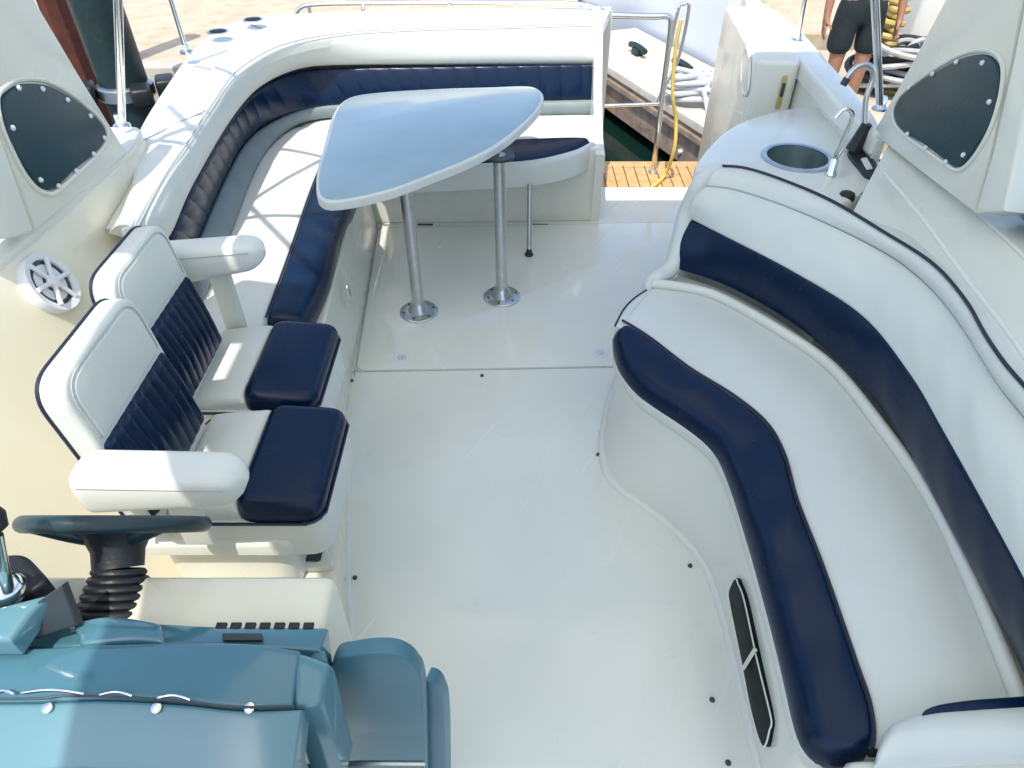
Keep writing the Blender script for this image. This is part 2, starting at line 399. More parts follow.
# support leg
p0 = P(529, 256, 0); p1 = V((p0.x - .0, p0.y + .10, .36))
o = link('support_leg', tube([p0 + V((0, 0, .02)), p0.lerp(p1, .5), p1], .013, 14), 'steel', root)
link('foot', lathe([(.022, 0), (.024, .012), (.016, .02), (.014, .04), (.011, .042)], p0, res=20), 'black', o)
# moulded base
fl = [P(345, 445, 0), P(352, 378, 0), P(366, 300, 0), P(377, 228, 0)]
tpz = [P(306, 345, .32) + V((-.02, .0, 0)), P(312, 330, .32), P(338, 252, .32), P(352, 212, .32)]
bm = cushion(fl, [V((f.x - .04, f.y, .36)) for f in fl], .06, .01, 0, 40, hint=(1, 0, 0), ends=False); link('base', bm, 'ivory', root, 'moulded side front of the bench')
lb = spl(fl, 6); 
bm = prism([V((-1.5, 1.75, .33))] + [V((p.x - .06, p.y, .33)) for p in lb] + [V((-.8, 3.6, .33)), V((-1.5, 3.6, .33))], (0, 0, 1), .02); link('locker_lid', bm, 'ivory', root)
a0 = P(375, 224, 0); a1 = P(597, 221, 0)
bm = cushion([a0 + V((-.3, 0, 0)), a1], [a0 + V((-.3, .02, .42)), a1 + V((0, .02, .42))], .06, .01, 0, 10, hint=(0, -1, 0), ends=False)
link('base', bm, 'ivory', root, 'moulded stern front of the bench')
# stern end panel
ex = a1.x
bm = prism([V((ex + .012, a1.y + .0, .0)), V((ex + .012, 4.30, .0)), V((ex + .012, 4.34, .955)), V((ex + .012, 4.18, .955)), V((ex + .012, 3.95, .62)), V((ex + .012, 3.75, .44)), V((ex + .012, 3.6, .40))], (1, 0, 0), .05, .012)
link('end_panel', bm, 'gel', root)
# latch on the base
p = PX(348, 293, -.69)
o = link('latch', lathe([(.024, 0), (.024, .004), (.018, .008), (.013, .006)], p, (1, .1, .1), 24, sx=1.8, xdir=(0, 0, 1)), 'chrome', root)
link('latch_slot', lathe([(.010, .006), (.009, .0085)], p, (1, .1, .1), 16, sx=1.6, xdir=(0, 0, 1)), 'darkgrey', o)

# =================================================================== COAMING (port quarter deck)
root = thing('stern_coaming', 'white moulded coaming wrapping behind the l shaped bench with cup holders', 'coaming', V((-1.4, 3, 0)))
rim_in = lift(seamc, -.006)
co_o = spl(co_out, 120); co_i = spl(rim_in, 120)
link('coaming_top', cushion(co_o, co_i, .05, .018, .006, 120, hint=(0, 0, 1), ends=False), 'gel', root)
lowo = [V((p.x * 1.02, p.y + .05, -.9)) for p in co_o]
link('hull_skin', cushion(lowo, [p - V((0, 0, .02)) for p in co_o], .03, .005, 0, 110, hint=(-1, 1, 0), ends=False), 'gel', root)
for u, v in [(218, 32), (253, 20)]:
    p = P(u, v, .955)
    o = link('cup_holder', lathe([(.052, 0), (.052, .004), (.047, .006), (.041, .004), (.040, -.003)], p, res=36), 'steel', root)
    link('cup_well', lathe([(.039, -.002), (.039, .0035), (.037, .0042)], p, res=30), 'shadegap', o)
# joint line across the coaming (two)
for a, b in [(58, 56), (103, 88)]:
    jp, jq = co_o[a], co_i[b]
    link('joint_line', tube(spl([jp + V((0, 0, .004)), jp.lerp(jq, .5) + V((0, 0, .009)), jq + V((0, 0, .008))], 16), .003, 6), 'seam', root)
# left inner wall
wt = Z([(140, 140), (128, 156), (90, 186), (37, 231), (0, 262), (-60, 310)], .93)
wt = [V((-1.36, 2.52, .93)), V((-1.33, 2.3, .93)), V((-1.345, 1.8, .93)), V((-1.37, 1.3, .93)), V((-1.38, .6, .93)), V((-1.38, -.3, .93))]
wb = [V((-1.30, 2.52, .16)), V((-1.14, 2.2, .16)), V((-1.0, 1.8, .16)), V((-.95, 1.3, .16)), V((-.95, .6, .16)), V((-.95, -.3, .16))]
root = thing('port_side_wall', 'cream moulded cockpit side behind the swivelled helm seats', 'side wall', V((-1.3, 1, 0)))
root_wall = root
link('inner_face', cushion(wb, wt, .04, .01, -.015, 60, hint=(1, 0, 0), ends=False), 'cream', root)
wo = [V((-1.80, p.y, .95)) for p in wt]
link('side_deck', cushion(wo, [p + V((-.001, 0, .024)) for p in wt], .05, .02, 0, 60, hint=(0, 0, 1), ends=False), 'gel', root)
link('hull_skin', cushion([V((-1.76, p.y, -.9)) for p in wt], [p - V((0, 0, .02)) for p in wo], .03, .005, 0, 30, hint=(-1, 0, 0), ends=False), 'gel', root)
# platform under the helm seat
pf = [V((-1.25, -.3, .16)), V((-.50, -.3, .16)), V((-.47, .95, .16)), V((-.50, 1.15, .16)), V((-.565, 1.5, .16)), V((-.63, 1.85, .16)), V((-.70, 2.02, .16)), V((-1.30, 2.02, .16))]
root = thing('helm_platform', 'cream raised moulded plinth under the helm seats', 'platform', V((-.9, 1.2, 0)))
link('plinth', prism(pf, (0, 0, 1), .155, .03, seg=5), 'cream', root)
link('floor_cove', tube(relax(spl([p + V((-.004, 0, -.165)) for p in pf[1:7]], 60), 3), .016, 10), 'gel', root)
pl = roundq([P(180, 572, .185), P(335, 566, .185), P(322, 538, .185), P(200, 545, .185)], .02)
o = link('mounting_plate', prism(pl, (0, 0, 1), .024, .006), 'ivory', root)
for u in (212, 248, 284): link('bolt', lathe([(.007, 0), (.007, .003), (.003, .005)], P(u, 563, .186), res=12), 'darkgrey', o)
link('foot_recess', prism(roundq([P(286, 560, .19), P(320, 561, .19), P(324, 545, .19), P(290, 545, .19)], .01), (0, 0, 1), .01, .002), 'darkgrey', root)

# =================================================================== HELM SEAT
SZ = .56
root = thing('helm_chair', 'double helm seat swivelled inboard, white vinyl with navy cushions and two armrests', 'helm seat', V((-.75, 1.4, .16)))
def helm_unit(y0, y1, dx, lab, b0, b1, bdx):
    xb, xf = -.87 + dx, -.485 + dx
    Vv = lambda x, y, z: V((x, y, z))
    # seat pan
    o = link('seat_cushion', cushion([Vv(xf - .20, y0 + .01, SZ - .008), Vv(xf - .20, y1 - .01, SZ - .008)], [Vv(xb, y0 + .01, SZ - .03), Vv(xb, y1 - .01, SZ - .03)], .10, .02, .012, 24, hint=(0, 0, 1), wr=.002), 'vinyl', root, lab + ' white seat cushion')
    bq = roundq([Vv(xf - .205, y0 + .002, SZ + .014), Vv(xf + .014, y0 + .002, SZ - .004), Vv(xf + .014, y1 - .002, SZ - .004), Vv(xf - .205, y1 - .002, SZ + .014)], .055)
    b = link('navy_bolster', prism(bq, (.08, 0, 1), .085, .034, seg=7), 'navy', o)
    fr = roundq([Vv(xf + .012, y0 - .002, SZ - .055), Vv(xf + .012, y1 + .002, SZ - .055), Vv(xb - .02, y1 + .002, SZ - .055), Vv(xb - .02, y0 - .002, SZ - .055)], .06)
    s = link('seat_shell', prism(fr, (0, 0, 1), .13, .008), 'vinyl', o)
    rp = spl([p + V((0, 0, -.003)) for p in fr], 90, True); link('piping', tube(rp, .0045, 6, True), 'pipe', o)
    # backrest (leans outboard)
    zb, zm, zt = SZ + .0, .810, .972
    y0, y1 = b0, b1; xb = -.87 + bdx
    xt = xb - .048
    back = link('backrest', cushion([Vv(xb - .012, y0 + .01, zb - .04), Vv(xb - .012, y1 - .01, zb - .04)], [Vv(xt + .0, y0 + .01, zt - .03), Vv(xt + .0, y1 - .01, zt - .03)], .04, .02, .004, 20, hint=(1, 0, .3)), 'vinyl', root, lab + ' backrest, white over navy')
    nv = link('navy_panel', cushion([Vv(xb + .02, y0 + .004, zb), Vv(xb + .02, y1 - .004, zb)], [Vv(xb - .018, y0 + .004, zm - .002), Vv(xb - .018, y1 - .004, zm - .002)], .04, .02, .012, 150, pleat=(9, .009), hint=(1, 0, .3)), 'navy', back)
    B0 = Vv(xb - .004, 0, zb - .07); Uv = (Vv(xt, 0, zt) - Vv(xb, 0, zb)).normalized(); Lb = (Vv(xt, 0, zt + .014) - B0).dot(Uv); Nb = V((Uv.z, 0, -Uv.x))
    if Nb.x < 0: Nb = -Nb
    def bp(y, u, n): q = B0 + Uv * u + Nb * n; return V((q.x, y, q.z))
    def slab(ya, yb, ua, ub_, n, rt, rb):
        q = [V((ya, ua, 0)), V((yb, ua, 0)), V((yb, ub_, 0)), V((ya, ub_, 0))]; out = []
        for k, rr in zip(range(4), (rb, rb, rt, rt)):
            p, a, c = q[k], (q[k - 1] - q[k]).normalized(), (q[(k + 1) % 4] - q[k]).normalized()
            for t in [m / 8 for m in range(9)]:
                e = (p + a * rr) * (1 - t) ** 2 + p * 2 * t * (1 - t) + (p + c * rr) * t * t; out.append(bp(e.x, e.y, n))
        return out
    link('back_shell', prism(slab(y0 - .006, y1 + .006, 0, Lb, .012, .075, .02), Nb, .062, .028, seg=6), 'vinyl', back)
    link('head_pad', prism(slab(y0 + .022, y1 - .022, (zm - zb) + .075, Lb - .020, .0165, .06, .01), Nb, .02, .005, seg=4), 'vinyl', back)
    link('piping', tube(slab(y0 - .006, y1 + .006, 0, Lb, -.044, .075, .02), .0048, 7, True), 'pipe', back)
    link('stitching', tube(slab(y0 + .016, y1 - .016, (zm - zb) + .08, Lb - .014, .0135, .065, .01), .0016, 6, True), 'seam', back)
helm_unit(1.075, 1.462, 0, 'near', 1.045, 1.40, 0)
helm_unit(1.478, 1.870, -.10, 'far', 1.425, 1.76, -.065)
def armrest(x0, x1, y, z, w, h, rise, lab):
    n = 34; bm = bmesh.new(); rings = []
    for i in range(n):
        t = i / (n - 1); x = x0 + (x1 - x0) * t
        e = min(1, (t / .10)) ; e2 = min(1, (1 - t) / .16)
        k = math.sqrt(max(0.0004, 1 - (1 - e) ** 2)) * math.sqrt(max(0.0004, 1 - (1 - e2) ** 2))
        hh = h * (1 - .38 * t) * k; ww = w * k; zc = z + rise * t
        ring = []
        for q in range(24):
            a = 2 * math.pi * q / 24; c, s = math.cos(a), math.sin(a)
            ring.append(bm.verts.new((x, y + math.copysign(abs(c) ** .55, c) * ww / 2, zc - h / 2 * .3 * (1 - t) + math.copysign(abs(s) ** .6, s) * hh / 2)))
        rings.append(ring)
    for A, B in zip(rings, rings[1:]):
        for q in range(24): bm.faces.new((A[q], A[(q + 1) % 24], B[(q + 1) % 24], B[q]))
    bm.faces.new(rings[0][::-1]); bm.faces.new(rings[-1])
    o = link('armrest', bm, 'vinyl', root, lab, sharp=70)
    pts = []
    for i in range(3, n - 3):
        t = i / (n - 1); pts.append(V((x0 + (x1 - x0) * t, y - w / 2 * .97, z + rise * t + h * .16)))
    link('stitching', tube(pts, .002, 6), 'seam', o)
    return o
armrest(-.935, -.565, .985, .785, .11, .13, -.01, 'near armrest, half sunlit')
armrest(-1.13, -.745, 1.84, .80, .10, .14, .035, 'far armrest by the bench')
# arm brackets and pedestal
link('arm_bracket', box((-.76, 1.02, .50), .07, .02, .24, .006), 'vinyl', root)
link('arm_bracket', box((-.93, 1.885, .50), .07, .02, .25, .006), 'vinyl', root)
pd = roundq([V((-.95, 1.1, .44)), V((-.60, 1.1, .44)), V((-.62, 1.75, .44)), V((-.97, 1.75, .44))], .06)
link('pedestal', prism(pd, (0, 0, 1), .27, .01), 'ivory', root)
skq = roundq([V((-.97, 1.06, .44)), V((-.56, 1.06, .44)), V((-.58, 1.24, .44)), V((-.97, 1.24, .44))], .03)
link('seat_skirt', prism(skq, (0, 0, 1), .05, .02), 'vinyl', root)

# speaker on the side wall
sp0 = PN(50, 283, V((-1.345, 1.8, .93)), V((.91, 0, .41)))
nrm = V((.91, .08, .40)).normalized(); sp0 = sp0 - nrm * .004
root = thing('speaker', 'oval white loudspeaker grille on the cream side wall by the helm seat', 'speaker', sp0)
link('rim', lathe([(.088, -.02), (.088, .004), (.086, .018), (.068, .014), (.066, .008)], sp0, nrm, 48), 'speaker', root)
link('cone', lathe([(.066, .004), (.066, .009), (.03, .006), (.02, .012)], sp0, nrm, 40), 'darkgrey', root)
u_ = nrm.orthogonal().normalized(); w_ = nrm.cross(u_); bm = None
for k in range(6):
    a = k / 6 * 2 * math.pi; d = u_ * math.cos(a) + w_ * math.sin(a)
    bm = tube([sp0 + nrm * .016 + d * .012, sp0 + nrm * .017 + d * .072], .007, 8, bm=bm)
bm = lathe([(.02, .012), (.02, .02), (.01, .024)], sp0, nrm, 24, bm=bm)
link('grille', bm, 'speaker', root)

# =================================================================== ARCHES WITH COVERED WINDOWS
def arch(side, panel_px, win_px, post_px, snaps, lab, xpl, tilt):
    p0 = V((xpl, 2.0, .95)); n = V((-side, 0, tilt)).normalized()
    root = thing('radar_arch', lab, 'arch', p0)
    pan = [PN(u, v, p0, n) for u, v in panel_px]
    link('panel', prism(pan, n, .05, .008), 'ivory', root)
    w = spl([PN(u, v, p0 + n * .008, n) for u, v in win_px], 90, True)
    rim = [p + (p - sum(w, V()) / len(w)).normalized() * .012 - n * .006 for p in w]
    link('window_recess', tube([p + n * .0 for p in rim], .007, 8, True), 'ivory', root)
    o = link('window_cover', prism(w, n, .016, .007), 'cover', root)
    for u, v in snaps:
        link('snap', lathe([(.0075, .0), (.0075, .004), (.004, .008)], PN(u, v, p0 + n * .007, n), n, 14), 'speaker', o)
    po = [PN(u, v, p0 + n * .015, n) for u, v in post_px]
    link('post', prism(po, n, .09, .012), 'gel', root)
    return root
arch(-1, [(128, 154), (37, 231), (-5, 120), (-40, 20), (-70, -60), (10, -60), (35, 0), (80, 76)],
     [(3, 100), (10, 90), (22, 84), (43, 84), (60, 90), (78, 101), (98, 118), (107, 132), (104, 144), (92, 157), (76, 170), (62, 184), (53, 190), (42, 187), (30, 174), (19, 154), (7, 126)],
     [(36, 233), (0, 240), (-60, 215), (-60, 60), (-12, 100), (0, 130)],
     [(18, 88), (42, 89), (67, 100), (90, 116), (104, 138), (93, 154), (76, 171), (58, 186), (40, 180), (12, 128)],
     'cream arch panel on the left with a navy snapped on window cover', -1.325, .10)
arch(1, [(872, 134), (974, 213), (990, 150), (1010, 60), (1022, 0), (1032, -60), (985, -60), (945, 0), (910, 66)],
     [(893, 112), (897, 101), (906, 91), (932, 73), (960, 58), (982, 54), (994, 60), (998, 74), (995, 98), (987, 125), (975, 148), (963, 163), (954, 167), (942, 159), (925, 146), (906, 134), (896, 124)],
     [(974, 213), (1003, 211), (1022, 130), (1040, 40), (1060, -60), (1035, -60), (1024, 0), (1012, 60), (992, 150)],
     [(909, 88), (933, 74), (957, 62), (983, 63), (990, 102), (964, 155), (946, 162), (926, 148), (908, 134)],
     'cream arch panel on the right with a navy snapped on window cover', 1.325, .10)

# =================================================================== CURVED SETTEE (starboard)
root = thing('curved_settee', 'curved white settee with navy front roll and navy back band on the right', 'settee', V((.8, 1.3, 0)))
nO = [(612, 331), (613, 344), (620, 362), (636, 382), (655, 396), (690, 419), (714, 440), (729, 470), (748, 528), (768, 598), (784, 660), (796, 712), (806, 740), (826, 758), (850, 760)]
nI = [(622, 322), (636, 330), (655, 343), (690, 370), (732, 396), (766, 424), (784, 456), (796, 500), (820, 562), (842, 625), (858, 672), (868, 700), (872, 722), (873, 742), (871, 750)]
roll = [(652, 286), (690, 291), (722, 301), (782, 335), (832, 371), (880, 430), (930, 502), (972, 590), (1004, 668), (1022, 715), (1040, 768)]
nvL = [(674, 268), (728, 287), (798, 328), (858, 383), (902, 442), (950, 530), (1000, 625), (1030, 690), (1060, 770)]
nvU = [(687, 218), (722, 235), (790, 270), (860, 314), (908, 372), (942, 430), (982, 502), (1025, 582), (1070, 670)]
smS = [(700, 186), (735, 190), (800, 212), (880, 250), (925, 283), (960, 325), (1000, 388), (1026, 420), (1080, 500)]
topS = [(722, 166), (745, 168), (780, 179), (830, 200), (882, 231), (932, 263), (965, 300), (985, 335), (1005, 364), (1026, 388), (1080, 450)]
cI = relax(spl(Z(nI, .455), 90)); cO = relax(spl(Z(nO, .425), 90))
cR = relax(spl(Z(roll, .465), 90))
# white seat top from the piping to the back roll
link('seat_cushion', cushion(cI, cR, .12, .015, .012, 110, hint=(0, 0, 1), wr=.0025), 'vinyl', root)
bo = link('seat_roll', cushion(cO, [p + V((0, 0, .008)) for p in cI], .085, .05, .014, 110, nfix=(-.12, 0, 1), r2=.015, wr=.004), 'navy', root)
link('piping', tube([p + V((0, 0, .008)) for p in cI], .0045, 7), 'pipe', bo)
loop2 = relax(spl(Z([(615, 326), (624, 309), (636, 297), (652, 287)], .452), 30)); link('piping', tube(loop2, .004, 7), 'pipe', bo)
link('cushion_side', prism(loop2[::-1] + [loop2[0].lerp(cI[4], .9), loop2[-1].lerp(cR[5], .9)], (0, 0, 1), .11, .004), 'vinyl', root, 'far rounded lip of the white cushion')
# white side band below the navy roll
oo = [p for p in cO]
sb_t = [V((p.x + .006, p.y, .385)) for p in oo]; sb_b = [V((p.x + .012, p.y + .0, .315)) for p in oo]
link('cushion_side', cushion(sb_b, sb_t, .10, .02, .004, 90, hint=(-1, -.2, .1)), 'vinyl', root)
endp = [P(614, 328, .43), P(623, 308, .43), P(636, 295, .43), P(652, 286, .43), P(690, 288, .43)]
link('cushion_side', cushion(setz(endp, .32), setz(endp, .435), .06, .02, .004, 30, hint=(-1, 1, .1)), 'vinyl', root, 'far rounded end of the white cushion')
# moulded base
bf = relax(spl(Z([(640, 335), (625, 360), (612, 392), (604, 425), (602, 455), (613, 484), (659, 517), (700, 558), (720, 606), (736, 668), (750, 728), (764, 790), (775, 830)], 0), 80))
btop = [V((p.x, p.y, .33)) for p in spl([endp[3] + V((.02, -.02, 0)), endp[2] + V((.02, -.02, 0)), endp[1] + V((.02, -.02, 0))] + [cO[i] + V((.022, .01, 0)) for i in range(4, 90, 4)], 80)]
def base_pt(s, t):
    i = int(s * 79); return bf[i].lerp(btop[i], t)
link('base', cushion(bf, btop, .03, .004, -.006, 110, hint=(-1, -.3, .2), ends=False), 'gel', root)
lip = [p + V((-.02, 0, .0)) for p in bf]
link('base_cove', tube([p + V((.004, 0, -.004)) for p in bf], .020, 10), 'gel', root)
# slot with clip
def on_base(u, v):
    best = None
    # intersect view line with the base surface by sampling
    for i in range(79):
        for j in range(20):
            q = bf[i].lerp(btop[i], j / 19)
            d = ray(u, v); c = V((0, 0, CAMH)); k = (q - c).dot(d) / d.dot(d); e = (c + d * k - q).length
            if best is None or e < best[0]: best = (e, c + d * k)
    return best[1]
slot = [(735, 578), (729, 590), (729, 600), (741, 660), (752, 715), (763, 747), (770, 728), (771, 718), (757, 660), (744, 600), (738, 584)]
sp = [on_base(*q) for q in slot]
ctr = sum(sp, V()) / len(sp)
nn = (sp[3] - sp[0]).cross(sp[8] - sp[0]).normalized()
if nn.x > 0: nn = -nn
flat = [PN(u, v, ctr + nn * .012, nn) for u, v in slot]
o = link('locker_slot', prism(spl(flat, 60, True), nn, .03, .003), 'shadegap', root)
link('slot_rim', tube(spl(flat, 70, True), .0022, 7, True), 'gel', o)
c0, c1 = PN(744, 668, ctr + nn * .018, nn), PN(755, 650, ctr + nn * .018, nn)
link('clip', tube([c0, c0.lerp(c1, .5), c1], .006, 8), 'chrome', o)
# cream back roll and backrest
link('back_roll', tube(lift(cR, .012), .0185, 14), 'ivory', root)
cL = relax(spl(Z(nvL, .50), 90)); cU = relax(spl(Z(nvU, .665), 90)); cS = relax(spl(Z(smS, .80), 90)); cT = relax(spl(Z(topS, .855), 90))
link('back_trim', cushion(lift(cR, -.03), lift([p + V((.03, .03, 0)) for p in cL], -.045), .03, .01, -.004, 100, hint=(-.6, -.6, .6)), 'vinyl', root, 'white strip under the navy band')
link('navy_panel', cushion(cL, cU, .05, .008, .010, 130, hint=(-.7, -.7, .5), wr=.002, ends=False), 'navy', root)
o = link('backrest', cushion(cU, cS, .08, .008, .018, 130, hint=(-.7, -.7, .5), r2=.004, wr=.003, ends=False), 'vinyl', root, 'plain white upper backrest')
link('top_roll', cushion([p + V((.0, 0, .0)) for p in cS], cT, .07, .004, .014, 130, hint=(-.3, -.3, 1), r2=.015, ends=False), 'vinyl', o)
link('stitching', tube(lift(cS, .003), .0022, 6), 'seam', o)
link('piping', tube(lift(cT, .001), .005, 8), 'pipe', o)
tg_ = ((cU[6] - cU[0]).normalized() + (cS[6] - cS[0]).normalized()).normalized(); tg_.z = 0; tg_.normalize()
bk_ = V((-tg_.y, tg_.x, 0)); bk_ = -bk_ if bk_.dot(V((1, 1, 0))) < 0 else bk_
e_ = [cR[0] + V((0, 0, -.12)), cR[0] + V((0, 0, .0)), cL[0], cU[0], cS[0], cS[0].lerp(cT[0], .45) + V((0, 0, .006)), cT[0] - V((0, 0, .012))]
e_ = [p - tg_ * .010 + bk_ * .012 for p in e_]
o = link('end_panel', tube(relax(spl(e_, 60), 3), .03, 16, rfun=lambda t: .022 + .012 * math.sin(t * math.pi)), 'vinyl', root, 'rounded white far end of the backrest')
# fore end bolster
e0 = Z([(876, 752), (950, 750), (1024, 747), (1100, 744)], .52); e1 = Z([(884, 722), (920, 708), (1000, 700), (1100, 694)], .50)
link('end_cushion', cushion(e0, e1, .10, .035, .02, 40, hint=(0, 0, 1)), 'vinyl', root)
e2 = Z([(918, 715), (940, 714), (1024, 709), (1100, 706)], .522); e3 = Z([(924, 712), (945, 703), (1024, 696), (1100, 692)], .512)
link('end_roll', cushion(e2, e3, .03, .012, .012, 30, hint=(0, 0, 1)), 'navy', root)
link('end_ledge', cushion(Z([(820, 800), (950, 800), (1130, 800)], .46), Z([(850, 759), (950, 756), (1130, 752)], .46), .1, .02, .01, 20, hint=(0, 0, 1)), 'gel', root)
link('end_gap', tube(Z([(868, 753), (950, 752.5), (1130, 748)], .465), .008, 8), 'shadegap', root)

# =================================================================== STARBOARD COAMING, COUNTER
root = thing('starboard_coaming', 'cream moulded coaming behind the curved settee running under the arch', 'coaming', V((1.4, 1.6, 0)))
tin = relax(spl([p + V((.004, .004, -.012)) for p in cT], 90))
ow = relax(spl([P(850, 150, .93), P(872, 168, .93), P(905, 196, .94), P(940, 240, .945), P(972, 285, .95), P(1003, 330, .95), P(1040, 380, .95), P(1110, 460, .95)], 90))
gl = spl(Z([(852, 214), (882, 231), (932, 263), (965, 300), (985, 335), (1005, 364), (1026, 388), (1080, 450)], .84) + [V((1.13, .70, .84)), V((1.13, .35, .84))], 90)
gr = spl([V((1.36, 2.44, .935)), V((1.37, 1.85, .945)), V((1.37, 1.3, .945)), V((1.37, .35, .945))], 90)
link('coaming_top', cushion(gl, gr, .06, .012, .004, 90, hint=(-.2, 0, 1), ends=False), 'ivory', root)
link('inner_face', cushion([V((p.x + .02, p.y, .01)) for p in gl], [p + V((.02, 0, -.02)) for p in gl], .03, .004, 0, 60, hint=(-1, 0, 0), ends=False), 'ivory', root)
link('moulded_line', tube(relax(spl([P(884, 172, .925), P(920, 215, .935), P(960, 270, .94), P(1010, 335, .945), P(1040, 380, .945)], 60)), .006, 8), 'gel', root)
link('side_deck', cushion([p + V((0, 0, .0)) for p in gr], [V((1.80, p.y, .95)) for p in gr], .05, .012, 0, 60, hint=(0, 0, 1), ends=False), 'gel', root)
link('hull_skin', cushion([V((1.76, p.y, -.9)) for p in gr], [V((1.79, p.y, .93)) for p in gr], .03, .005, 0, 30, hint=(1, 0, 0), ends=False), 'gel', root)
gun_o = Z([(748, -8), (792, 22), (830, 62), (868, 104), (888, 134)], .95); gun_i = Z([(744, 18), (782, 42), (814, 74), (842, 104), (876, 132)], .95)
link('gunwale', cushion(gun_i, gun_o, .08, .03, .006, 60, hint=(0, 0, 1), ends=False), 'gel', root)
link('gunwale_side', cushion([V((p.x - .0, p.y, .05)) for p in gun_i], [p - V((-.012, 0, .03)) for p in gun_i], .03, .004, 0, 40, hint=(-1, 0, 0), ends=False), 'ivory', root)
link('hull_skin', cushion([V((p.x + .03, p.y, -.9)) for p in gun_o], [p - V((0, 0, .03)) for p in gun_o], .03, .004, 0, 40, hint=(1, 0, 0), ends=False), 'gel', root)

root = thing('sink_counter', 'pale curved wet bar counter with a round dark sink behind the settee', 'counter', V((1, 2.5, 0)))
CZ = .845
cnt = spl(Z([(695, 168), (698, 160), (707, 148), (722, 133), (742, 121), (770, 112), (800, 107), (838, 110), (862, 128), (878, 150), (884, 168), (878, 182), (862, 194), (838, 203), (815, 195), (780, 180), (745, 170), (722, 168), (706, 169)], CZ), 130, True)
sk = P(797, 158, CZ); sr = .125
sr = .110; bm = bmesh.new(); nC = len(cnt); rr_ = []
def ring_(pts): rr_.append([bm.verts.new(p) for p in pts])
cdir = [(p - sk).normalized() for p in cnt]
ring_([p + V((0, 0, -.06)) for p in cnt]); ring_([p + V((0, 0, -.018)) for p in cnt])
ring_([p - d * .006 + V((0, 0, -.005)) for p, d in zip(cnt, cdir)]); ring_([p - d * .018 for p, d in zip(cnt, cdir)])
ring_([sk + d * (sr + .012) for d in cdir]); ring_([sk + d * (sr + .012) + V((0, 0, -.02)) for d in cdir])
for A, B in zip(rr_, rr_[1:]):
    for k in range(nC): bm.faces.new((A[k], A[(k + 1) % nC], B[(k + 1) % nC], B[k]))
link('worktop', bm, 'gel', root)
cb = [V((p.x + (1.05 - p.x) * .10, p.y + (2.45 - p.y) * .10, CZ - .20)) for p in cnt]
link('cabinet', prism(cb, (0, 0, 1), CZ - .21, .0), 'ivory', root)
ck = [V((p.x + (1.05 - p.x) * .02, p.y + (2.45 - p.y) * .02, CZ - .055)) for p in cnt]
bm = bmesh.new(); A = [bm.verts.new(p) for p in ck]; B = [bm.verts.new(V((p.x, p.y, .02))) for p in ck]
for k in range(nC): bm.faces.new((A[k], A[(k + 1) % nC], B[(k + 1) % nC], B[k]))
link('cabinet_side', bm, 'ivory', root)
o = link('sink', lathe([(sr + .020, .001), (sr + .020, .005), (sr + .010, .008), (sr + .002, .005), (sr, -.004), (sr - .004, -.07), (sr - .03, -.11), (.03, -.118), (.02, -.122), (.001, -.122)], sk, res=56, cap=False), 'sink', root)
link('sink_rim', lathe([(sr + .021, .0015), (sr + .021, .006), (sr + .010, .009), (sr + .0005, .006), (sr + .0005, .001), (sr + .012, .0005), (sr + .021, .0015)], sk, res=56, cap=False), 'steel', o)
link('drain', lathe([(.022, -.121), (.022, -.117), (.012, -.115)], sk, res=24), 'chrome', o)
link('edge_trim', tube(spl(Z([(880, 160), (884, 169), (878, 182), (862, 194)], CZ - .003), 40), .004, 8), 'pipe', root)
# tap
tb = P(830, 176, CZ)
root2 = thing('tap', 'slim chrome gooseneck tap beside the round sink', 'tap', tb)
tpath = spl([tb, tb + V((.0, 0, .10)), tb + V((.012, .0, .19)), tb + V((.005, .0, .225)), tb + V((-.025, 0, .235)), tb + V((-.045, .0, .205))], 40)
link('spout', tube(tpath, .0075, 12), 'chrome', root2)
link('tap_base', lathe([(.02, 0), (.02, .01), (.014, .02), (.013, .06), (.009, .065)], tb, res=24), 'chrome', root2)
link('tap_lever', tube([tb + V((0, 0, .05)), tb + V((.02, .02, .075)), tb + V((.035, .035, .085))], .005, 10), 'chrome', root2)
# folding arched handle
hb = P(866, 166, CZ + .01)
root3 = thing('shower_wand', 'tall hooked chrome wand rising from a black clip on the counter', 'wand', hb)
ho = spl([V((0, 0, 0)) + P(848, 152, CZ + .012), P(858, 147, CZ + .012), P(868, 152, CZ + .012), P(880, 168, CZ + .012), P(880, 176, CZ + .012), P(868, 176, CZ + .012), P(860, 168, CZ + .012)], 50, True)
link('clip_base', prism(ho, (0, 0, 1), .014, .004), 'black', root3)
link('clip_inlay', prism(roundq([P(861, 158, CZ + .016), P(867, 157, CZ + .016), P(873, 168, CZ + .016), P(867, 169, CZ + .016)], .006), (0, 0, 1), .006, .002), 'speaker', root3)
wb_ = P(856, 150, CZ + .012)
link('clip_grip', tube([wb_ + V((-.01, 0, -.0)), wb_ + V((.0, .0, .05)), wb_ + V((.008, .0, .10))], .024, 14, rfun=lambda t: .030 - .012 * t), 'black', root3)
pts = [wb_ + V((.005, 0, .08)), PY(866, 100, wb_.y + .02), PY(873, 78, wb_.y + .03), PY(871, 67, wb_.y + .03), PY(862, 65, wb_.y + .03), PY(852, 71, wb_.y + .03), PY(843, 85, wb_.y + .03)]
link('wand_tube', tube(spl(pts, 50), .010, 12), 'steel', root3)
link('nozzle', tube([pts[-2].lerp(pts[-1], .5), pts[-1]], .013, 12), 'darkgrey', root3)
